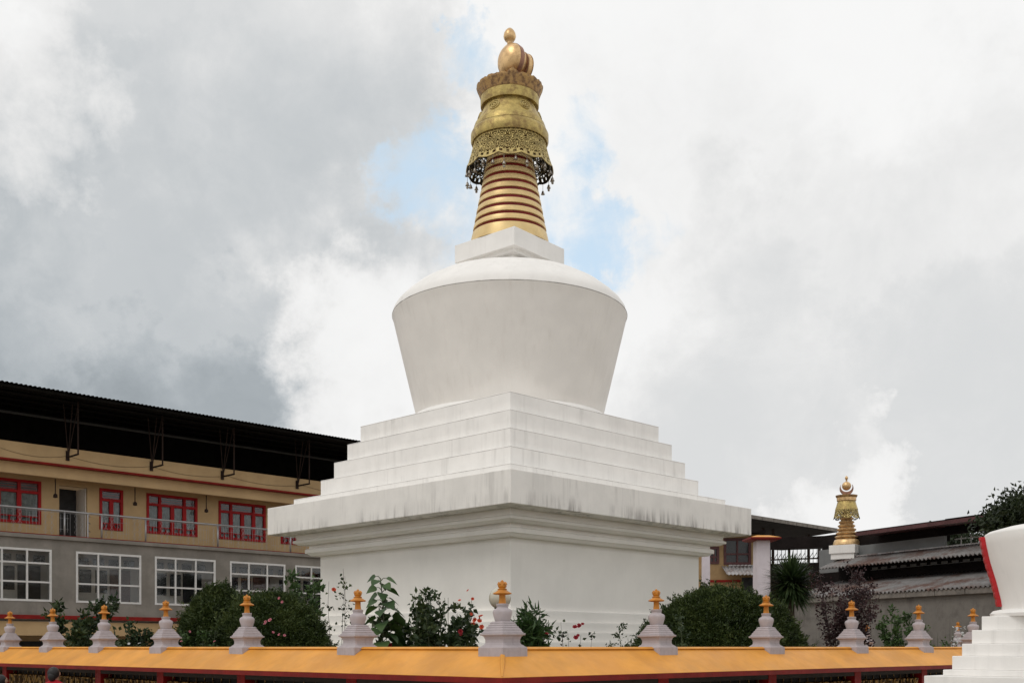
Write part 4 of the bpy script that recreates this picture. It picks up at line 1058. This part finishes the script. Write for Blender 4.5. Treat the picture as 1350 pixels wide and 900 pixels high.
# ------------------------------------------------------------------ ochre house, open terrace shed and gate pillars behind
Yo = 52.0
oh = thing('ochre_house', 'ochre house with dark red framed windows and a corrugated awning behind the stupa', 'house', at(965, Yo), 0)
def ox(px): return (px-965)/F*Yo
def oz(py): return ZE+(HY-py)/F*Yo
wo = [(934, 948, 720, 743), (954, 990, 709, 744)]
mb = MB(); x = ox(915)
for a, b_, t0, t1 in wo:
    mb.box(x, ox(a), 0, 0.25, 0, oz(704)); mb.box(ox(a), ox(b_), 0, 0.25, 0, oz(t1)).box(ox(a), ox(b_), 0, 0.25, oz(t0), oz(704)); x = ox(b_)
mb.box(x, ox(1002), 0, 0.25, 0, oz(704)).box(ox(915), ox(915)+0.25, 0.25, 6, 0, oz(704)).box(ox(1002)-0.25, ox(1002), 0.25, 6, 0, oz(704)).box(ox(915), ox(1002), 6, 6.2, 0, oz(704))
mb.build('wall', 'ochre_shaded', oh)
for a, b_, t0, t1 in wo:
    mb = MB(); fw = 0.12
    mb.box(ox(a), ox(a)+fw, -0.04, 0.1, oz(t1), oz(t0)).box(ox(b_)-fw, ox(b_), -0.04, 0.1, oz(t1), oz(t0)).box(ox(a)+fw, ox(b_)-fw, -0.04, 0.1, oz(t1), oz(t1)+fw).box(ox(a)+fw, ox(b_)-fw, -0.04, 0.1, oz(t0)-fw, oz(t0))
    mb.box(ox(a)+fw, ox(b_)-fw, -0.035, 0.09, oz((t0*0.4+t1*0.6))-0.04, oz((t0*0.4+t1*0.6))+0.04)
    mb.box((ox(a)+ox(b_))/2-0.04, (ox(a)+ox(b_))/2+0.04, -0.03, 0.085, oz(t1)+fw, oz(t0)-fw)
    o = mb.build('window', 'maroon_sheet', oh)
    MB().box(ox(a)+fw, ox(b_)-fw, 0.04, 0.06, oz(t1)+fw, oz(t0)-fw).build('pane', 'dark_pane', o)
MB().box(ox(912), ox(1004), -0.9, 6.6, oz(704)+0.002, oz(701)).build('roof', 'dark_sheet', oh)
MB().corrugated(ox(951), ox(1000), -1.3, oz(759.5), -0.01, oz(746), 0.18, 0.03, 0.012, 2).build('awning', 'awning_sheet', oh)
mb = MB()
for k in range(8): mb.ball((ox(963+k*5), -0.08, oz(745.5)), 0.10, 8, 5, sx=1.2, sz=0.6)
mb.build('awning_ridge', 'awning_sheet', oh)
MB().box(ox(934), ox(976), -0.06, -0.002, oz(767), oz(764)).build('red_band', 'red_line', oh)
MB().box(ox(978), ox(1001), -0.05, -0.002, oz(800), oz(761)).build('door', 'door_dark', oh)

Yt = 58.0
ts = thing('open_terrace_shed', 'dark flat roofed open shed on thin posts, right of the ochre house', 'shed', at(1000, Yt), R(45))
def tl(px, y):
    a = (px-CX)/F; ox_, oy_ = (1000-CX)/F*Yt, Yt
    return (-(ox_-C45*y)+a*(oy_+C45*y))/(C45*(1-a))
def tz(px, py, y):
    s = tl(px, y); return ZE+(HY-py)/F*(Yt+C45*s+C45*y)
ta, tb = tl(955, 0), tl(1104, 0)
zt0 = tz(1000, 680, 0)
MB().add([(ta,0,zt0-0.22),(tb,0,zt0-0.22),(tb,5,zt0-0.55),(ta,5,zt0-0.55),(ta,0,zt0),(tb,0,zt0),(tb,5,zt0-0.3),(ta,5,zt0-0.3)],
         [(0,3,2,1),(4,5,6,7),(0,1,5,4),(1,2,6,5),(2,3,7,6),(3,0,4,7)]).build('roof', 'dark_sheet', ts)
n = 10; mb = MB()
for k in range(n): a = ta+(tb-ta)*k/n; mb.box(a+0.02, a+(tb-ta)/n-0.02, -0.03, -0.002, zt0-0.19, zt0+0.01)
mb.build('fascia', 'beam', ts)
for px in (1006, 1019, 1066, 1080):
    s = tl(px, 1.5); MB().bar((s, 1.5, 0), (s, 1.5, zt0-0.3), 0.14).build('post', 'brace', ts)
Yb = 50.0
ls = thing('dark_lean_to', 'dark roofed lean to with a lattice side between gate pillar and golden spire', 'shed', at(1010, Yb), R(-25))
def lz(py): return ZE+(HY-py)/F*Yb
MB().add([(0,0,lz(724)),(5.4,0,lz(724)),(5.4,3.5,lz(717)),(0,3.5,lz(717)),(0,0,lz(709)),(5.4,0,lz(709)),(5.4,3.5,lz(702)),(0,3.5,lz(702))],
         [(0,3,2,1),(4,5,6,7),(0,1,5,4),(1,2,6,5),(2,3,7,6),(3,0,4,7)]).build('roof', 'dark_sheet', ls)
for s in (0.1, 1.0, 3.6, 5.2): MB().bar((s, 0.3, 0), (s, 0.3, lz(723)), 0.09).build('post', 'brace', ls)
mb = MB()
for k in range(20): s = 0.1+k*0.18; mb.bar((s, 0.35, lz(746)), (s, 0.35, lz(724)), 0.02).bar((s, 0.35, lz(737)), (s+0.18, 0.35, lz(729)), 0.02)
mb.bar((0, 0.35, lz(737)), (5.2, 0.35, lz(737)), 0.05).build('lattice', 'brace', ls)
MB().box(3.8, 5.3, 0.5, 0.6, 0, lz(723)).box(0, 3.79, 0.5, 0.6, 0, lz(742)).build('panel', 'dark_sheet', ls)
MB().tube([(4.0, -0.12, lz(748)), (4.0, -0.12, lz(731)), (4.7, -0.12, lz(728)), (4.75, -0.12, lz(722))], 0.07, 8).build('drainpipe', 'beam', ls)
def pillar(px, w, ytop, Y, label, cap):
    t = thing('gate_pillar', label, 'pillar', at(px, Y), R(3), 'lilac gate pillars behind the garden')
    z1 = W(px, ytop, Y).z; h = w/F*Y/2
    MB().sq([(h*1.08, 0), (h*0.95, z1)]).build('shaft', 'lilac_pillar', t, bevel=0.01)
    c0 = MB().sq([(h*1.9, z1-0.01), (h*2.2, z1+0.03), (h*2.2, z1+0.085)]).build('cap', 'red', t)
    MB().sq([(h*2.15, z1+0.087), (h*0.9, z1+0.18), (h*0.2, z1+0.195)]).build('cap_top', 'orange', c0)
pillar(1004, 18.5, 712.5, 39, 'lilac gate pillar with an orange and red cap, left of the cordyline palm', True)
pillar(930.5, 9.5, 716, 43, 'lilac gate pillar mostly hidden by the right corner of the big white stupa', True)

# tree at the right edge
def crown_tree(loc, label, zc, rad, n, seed, trunk_h):
    t = thing('broadleaf_tree', label, 'tree', loc); rs = np.random.default_rng(seed)
    mb = MB().tube([(0,0,-0.05),(0.1,0,trunk_h*0.5),(0,0.1,trunk_h)], [0.28,0.22,0.16], 10)
    P_ = []; 
    for k in range(26):
        d = rs.normal(size=3); d[2] = d[2]*0.6+0.15; d /= np.linalg.norm(d)
        e = np.array([0, 0, zc])+d*np.array(rad)*rs.uniform(0.55, 1.0)
        b0 = np.array([0, 0.05, trunk_h*0.85]); mid = (b0+e)/2+np.array([0, 0, 0.2])
        mb.tube([b0, mid, e], [0.09, 0.05, 0.015], 6)
        m_ = n//26; sub = 7
        for q_ in range(sub):
            c = e+rs.normal(scale=0.24, size=3)*np.array([1.2, 1.2, 0.7])
            P_.append(c+rs.normal(size=(m_//sub, 3))*np.array([0.26, 0.26, 0.13]))
    mb.build('trunk', 'bark', t)
    P_ = np.concatenate(P_); D_ = unit(rs.normal(size=P_.shape)+np.array([0, 0, 0.2]))
    me = leaf_mesh('crown', P_, D_, 0.17*(0.6+0.7*rs.random(len(P_))), 0.085); obj('crown', me, 'leaf_tree', t)
crown_tree(at(1362, 33.0), 'dark leafy tree rising behind the right white stupa', 5.75, (1.15, 1.1, 0.68), 16000, 95, 4.6)
crown_tree(at(1246, 48.0), 'dark leafy tree behind the shed below the maroon roof', 6.5, (1.0, 1.0, 0.6), 6000, 97, 5.6)

# ------------------------------------------------------------------ people by the wall
def person(loc, rot, label, H, top_mat, seed):
    t = thing('person', label, 'person', loc, rot, 'people walking along the prayer wheels')
    s = H/1.6
    J = {'pel': (0,0,0.86), 'sp': (0,0.01,1.05), 'ch': (0,0.02,1.22), 'nk': (0,0.0,1.36), 'h0': (0,-0.015,1.43), 'h1': (0,-0.02,1.51), 'h2': (0,-0.01,1.565),
         'sL': (0.16,0.02,1.29), 'eL': (0.22,0.0,1.03), 'wL': (0.20,-0.14,0.85), 'sR': (-0.16,0.02,1.29), 'eR': (-0.23,0.05,1.04), 'wR': (-0.22,-0.03,0.80),
         'hL': (0.085,0,0.80), 'kL': (0.09,-0.10,0.45), 'aL': (0.09,-0.02,0.08), 'tL': (0.09,-0.16,0.03), 'hR': (-0.085,0,0.80), 'kR': (-0.09,0.0,0.44), 'aR': (-0.09,0.14,0.09), 'tR': (-0.09,0.02,0.03)}
    rad = {'pel': .135, 'sp': .115, 'ch': .135, 'nk': .05, 'h0': .068, 'h1': .088, 'h2': .06, 'sL': .058, 'eL': .042, 'wL': .028, 'sR': .058, 'eR': .042, 'wR': .028,
           'hL': .085, 'kL': .058, 'aL': .042, 'tL': .035, 'hR': .085, 'kR': .058, 'aR': .042, 'tR': .035}
    E = [('pel','sp'),('sp','ch'),('ch','nk'),('nk','h0'),('h0','h1'),('h1','h2'),('ch','sL'),('sL','eL'),('eL','wL'),('ch','sR'),('sR','eR'),('eR','wR'),('pel','hL'),('hL','kL'),('kL','aL'),('aL','tL'),('pel','hR'),('hR','kR'),('kR','aR'),('aR','tR')]
    for sd_, sg in (('L', 1), ('R', -1)):
        w = Vector(J['w'+sd_]); J['p'+sd_] = tuple(w+Vector((0, -0.01, -0.07))); rad['p'+sd_] = .03; E.append(('w'+sd_, 'p'+sd_))
        for i in range(5):
            off = Vector((0.012*sg, -0.035+0.016*i, -0.05-0.008*(2-abs(i-2)))) if i else Vector((0.0, -0.055, -0.015))
            J[f'f{sd_}{i}'] = tuple(Vector(J['p'+sd_])+off*0.6); J[f'g{sd_}{i}'] = tuple(Vector(J['p'+sd_])+off*1.35+Vector((-0.012*sg, 0, 0)))
            rad[f'f{sd_}{i}'] = .010; rad[f'g{sd_}{i}'] = .008; E += [('p'+sd_, f'f{sd_}{i}'), (f'f{sd_}{i}', f'g{sd_}{i}')]
    ks = list(J); me = bpy.data.meshes.new('body'); me.from_pydata([Vector(J[k])*s for k in ks], [(ks.index(a), ks.index(b_)) for a, b_ in E], [])
    o = bpy.data.objects.new('tmp_body', me); COL.objects.link(o)
    sk = o.modifiers.new('skin', 'SKIN'); sk.use_smooth_shade = True
    for i, k in enumerate(ks): me.skin_vertices[0].data[i].radius = (rad[k]*s, rad[k]*s); me.skin_vertices[0].data[i].use_root = (k == 'pel')
    o.modifiers.new('sub', 'SUBSURF').levels = 2
    dg = bpy.context.evaluated_depsgraph_get(); nm = bpy.data.meshes.new_from_object(o.evaluated_get(dg))
    bpy.data.objects.remove(o); nm.name = 'body'
    nm.materials.clear(); ob = obj('body', nm, 'skin', t)
    # face features
    mb = MB().ball((0, -0.108*s, 1.485*s), 0.015*s, 8, 6, sy=1.3, sz=1.6)
    for sg in (-1, 1): mb.ball((sg*0.088*s, -0.01*s, 1.49*s), 0.022*s, 8, 6, sx=0.5, sz=1.4)
    mb.build('face', 'skin', t)
    mb = MB()
    for sg in (-1, 1): mb.ball((sg*0.032*s, -0.094*s, 1.505*s), 0.010*s, 8, 6)
    mb.ball((0, -0.088*s, 1.445*s), 0.018*s, 8, 6, sz=0.3, sy=0.6); mb.build('eye', 'hair', t)
    prof = [(0.098*math.cos(e)*s, (1.515+0.105*math.sin(e))*s) for e in [R(-55+14.4*i) for i in range(11)]]
    MB().lathe(prof, 24, (0, 0.03*s, -0.01*s)).ball((0, 0.07*s, 1.45*s), 0.07*s, 14, 10, sz=1.2).build('hair', 'hair', t)
    sh_ = [(0.34, 0.62), (0.31, 0.8), (0.27, 1.0), (0.245, 1.16), (0.215, 1.27), (0.16, 1.335), (0.085, 1.375), (0.065, 1.39)]
    mb = MB(); vs = []; fs = []; n = 36
    for r, z in sh_:
        for k in range(n):
            a = 2*math.pi*k/n; fold = 1+0.05*math.sin(a*9+z*4)*(1.4-z)*1.6
            vs.append((r*math.cos(a)*fold*s, r*math.sin(a)*0.68*fold*s+0.01, z*s))
    for j in range(len(sh_)-1):
        for k in range(n): fs.append((j*n+k, j*n+(k+1) % n, (j+1)*n+(k+1) % n, (j+1)*n+k))
    mb.add(vs, fs, True); mb.build('shawl', top_mat, t)
    mb = MB(); vs = []; fs = []
    for r, z in ((0.20, 0.10), (0.185, 0.4), (0.175, 0.7), (0.155, 0.9)):
        for k in range(n):
            a = 2*math.pi*k/n; vs.append((r*math.cos(a)*s, r*math.sin(a)*s, z*s))
    for j in range(3):
        for k in range(n): fs.append((j*n+k, j*n+(k+1) % n, (j+1)*n+(k+1) % n, (j+1)*n+k))
    mb.add(vs, fs, True); mb.build('skirt', 'cloth_dark', t)
    return t
Yp = 17.6; person(at(72, Yp), R(168), 'person with black hair in a red shawl walking beside the prayer wheels', W(72, 879, Yp).z, 'robe', 1)
Yp = 17.9; person(at(3, Yp), R(150), 'dark haired person in dark clothes at the left edge of the photo', W(3, 889, Yp).z, 'cloth_dark', 2)

# ------------------------------------------------------------------ light and sky
SUN_EL, SUN_AZ = 52.0, -135.0     # azimuth measured clockwise from +Y; sun high behind the camera's left shoulder
wd = bpy.data.worlds.new('World'); sc.world = wd; wd.use_nodes = True
nt = wd.node_tree; N = nt.nodes; L = nt.links; bg = N['Background']
tc = N.new('ShaderNodeTexCoord')
sky = N.new('ShaderNodeTexSky'); sky.sky_type = 'NISHITA'; sky.sun_disc = False
sky.sun_elevation = R(SUN_EL); sky.sun_rotation = R(SUN_AZ); sky.altitude = 1500; sky.air_density = 1.0; sky.dust_density = 0.6
class V_:
    pass
def lk(v, s):
    if isinstance(v, (int, float)): s.default_value = v
    elif isinstance(v, (tuple, list, Vector)): s.default_value = tuple(v)
    else: L.new(v, s)
def mth(op, a, b_=0.0, c=0.0, clamp=False):
    x = N.new('ShaderNodeMath'); x.operation = op; x.use_clamp = clamp
    lk(a, x.inputs[0]); lk(b_, x.inputs[1]); lk(c, x.inputs[2]); return x.outputs[0]
def vm(op, a, b_=(0,0,0), scale=1.0):
    x = N.new('ShaderNodeVectorMath'); x.operation = op; lk(a, x.inputs[0]); lk(b_, x.inputs[1])
    if op == 'SCALE': lk(scale, x.inputs['Scale'])
    return x.outputs['Value'] if op == 'DOT_PRODUCT' else x.outputs['Vector']
def noise(vec, s, det=6, ro=0.55, dist=0.0, color=False):
    x = N.new('ShaderNodeTexNoise'); L.new(vec, x.inputs['Vector']); x.inputs['Scale'].default_value = s
    x.inputs['Detail'].default_value = det; x.inputs['Roughness'].default_value = ro; x.inputs['Distortion'].default_value = dist
    return x.outputs['Color'] if color else x.outputs['Fac']
def sstep(v, a, b_, lo=0.0, hi=1.0):
    x = N.new('ShaderNodeMapRange'); x.interpolation_type = 'SMOOTHSTEP'; lk(v, x.inputs['Value'])
    x.inputs['From Min'].default_value = a; x.inputs['From Max'].default_value = b_
    x.inputs['To Min'].default_value = lo; x.inputs['To Max'].default_value = hi; return x.outputs['Result']
def mixc(f, a, b_):
    x = N.new('ShaderNodeMix'); x.data_type = 'RGBA'; lk(f, x.inputs['Factor'])
    s = [i for i in x.inputs if i.type == 'RGBA']
    for v, so in ((a, s[0]), (b_, s[1])):
        if isinstance(v, tuple): so.default_value = (*v, 1)
        else: L.new(v, so)
    return [o for o in x.outputs if o.type == 'RGBA'][0]
dirv = vm('NORMALIZE', tc.outputs['Generated'])
def cen(v, k): return vm('SCALE', vm('SUBTRACT', v, (0.5,0.5,0.5)), scale=k)
w0 = cen(noise(dirv, 2.6, 3, 0.5, color=True), 0.35)
w1 = cen(noise(dirv, 8.0, 10, 0.62, color=True), 0.30)
w2 = cen(noise(dirv, 34.0, 8, 0.65, color=True), 0.055)
dw = vm('NORMALIZE', vm('ADD', dirv, vm('ADD', w0, vm('ADD', w1, w2))))
dw2 = vm('NORMALIZE', vm('ADD', dirv, vm('ADD', vm('SCALE', w1, scale=0.5), w2)))
def lobe(px, py, r0, r1, src=None):
    """1 inside the angular radius r0 (measured like picture points), falling to 0 at r1"""
    d = Vector(((px-CX)/F, 1, (HY-py)/F)).normalized()
    dot = vm('DOT_PRODUCT', src or dw, d)
    return sstep(dot, math.cos(math.atan(r1/F)), math.cos(math.atan(r0/F)))
def mx(*a):
    r = a[0]
    for b_ in a[1:]: r = mth('MAXIMUM', r, b_)
    return r
def W_(v, k): return mth('MULTIPLY', v, k)
n1 = noise(dirv, 5.5, 10, 0.6, 0.4); n2 = noise(dirv, 19, 9, 0.65, 0.6); n3 = noise(dirv, 2.0, 4, 0.5)
fb = mth('ADD', W_(mth('SUBTRACT', n1, 0.5), 2.4), W_(mth('SUBTRACT', n2, 0.5), 1.3))   # fractal detail, about -0.7 .. 0.7
def edge(field, k, lo, hi): return sstep(mth('ADD', field, W_(fb, k)), lo, hi)
# heavy cloud bank on the left: broad, darkest low down, with a billowing right edge
bank = edge(mx(lobe(40, 420, 150, 500), W_(lobe(270, 550, 60, 280, dw2), 1.0), W_(lobe(340, 110, 80, 380), 0.85)), 0.42, 0.15, 0.90)
core = mx(lobe(200, 590, 40, 350), W_(lobe(-80, 560, 150, 480), 0.95), W_(lobe(340, 560, 20, 180, dw2), 0.9), W_(lobe(330, 330, 20, 330), 0.40), W_(lobe(250, 160, 20, 260), 0.15))
core = mth('MULTIPLY', core, mth('ADD', 1.0, W_(fb, 0.35), clamp=False))
grey = mx(W_(lobe(1310, 360, 30, 320), 0.50), W_(lobe(1000, 570, 60, 380), 0.75), W_(lobe(1310, 580, 60, 320), 0.8), W_(lobe(980, 330, 40, 320), 0.3))
grey = edge(grey, 0.45, -0.05, 1.0)
bright = edge(mx(W_(lobe(20, 80, 5, 200), 0.85), W_(lobe(70, 340, 5, 190), 0.7)), 0.6, 0.2, 1.2)
sunlit = mx(W_(edge(mx(lobe(490, 450, 20, 150, dw2), lobe(510, 545, 20, 150, dw2)), 0.5, 0.10, 1.05), 0.85), W_(edge(mx(lobe(1108, 695, 10, 120, dw2), W_(lobe(1148, 625, 5, 85, dw2), 0.9), W_(lobe(1140, 555, 2, 60, dw2), 0.75)), 0.6, 0.40, 0.90), 0.8))
blue = mx(lobe(572, 240, 5, 95, dw2), W_(lobe(622, 92, 2, 60, dw2), 0.9), W_(lobe(785, 308, 5, 95, dw2), 0.95), W_(lobe(735, 265, 5, 85, dw2), 0.85), W_(lobe(640, 290, 10, 110, dw2), 0.8), W_(lobe(750, 180, 2, 70, dw2), 0.6), W_(lobe(868, 322, 2, 70, dw2), 0.65))
bl = edge(blue, 0.85, 0.42, 1.15)
fwd = sstep(vm('DOT_PRODUCT', dirv, (0, 0.93, 0.36)), 0.15, 0.75)
lum = mth('ADD', 0.935, W_(fb, 0.045))
lum = mth('SUBTRACT', lum, W_(bank, 0.19))
lum = mth('SUBTRACT', lum, W_(core, 0.34))
lum = mth('SUBTRACT', lum, W_(grey, 0.23))
lum = mth('ADD', lum, W_(bright, 0.22))
lum = mth('ADD', lum, mth('MULTIPLY', sunlit, mth('SUBTRACT', 0.95, lum)))
lum = mth('MINIMUM', mth('MAXIMUM', lum, 0.2), 0.97)
lum = mth('MULTIPLY', lum, mth('ADD', 0.94, W_(fwd, 0.06)))     # unseen sky behind the viewer dimmed to lower the light level
tint = mixc(sstep(lum, 0.35, 0.86), (0.845, 0.935, 1.0), (1.0, 1.0, 0.995))
GAIN = 10.0
cl = vm('SCALE', tint, scale=mth('MULTIPLY', lum, GAIN))
skyc = vm('ADD', vm('SCALE', sky.outputs[0], scale=0.5), (5.1, 6.35, 7.2))
fin = mixc(mth('MULTIPLY', bl, 0.95), cl, skyc)
L.new(fin, bg.inputs['Color']); bg.inputs['Strength'].default_value = 0.1
sun = bpy.data.lights.new('sun', 'SUN'); sun.energy = 0.8; sun.angle = R(25); sun.color = (1.0, 0.96, 0.90)
so = bpy.data.objects.new('sun', sun); COL.objects.link(so)
az, el = R(SUN_AZ), R(SUN_EL)
sd = Vector((math.sin(az)*math.cos(el), math.cos(az)*math.cos(el), math.sin(el)))
so.rotation_euler = sd.to_track_quat('Z', 'Y').to_euler(); so.location = sd*60
vs_ = sc.view_settings; vs_.view_transform = 'Standard'; vs_.look = 'None'; vs_.exposure = 0.0; vs_.gamma = 1; vs_.use_curve_mapping = False
sc.cycles.max_bounces = 8; sc.cycles.transparent_max_bounces = 12
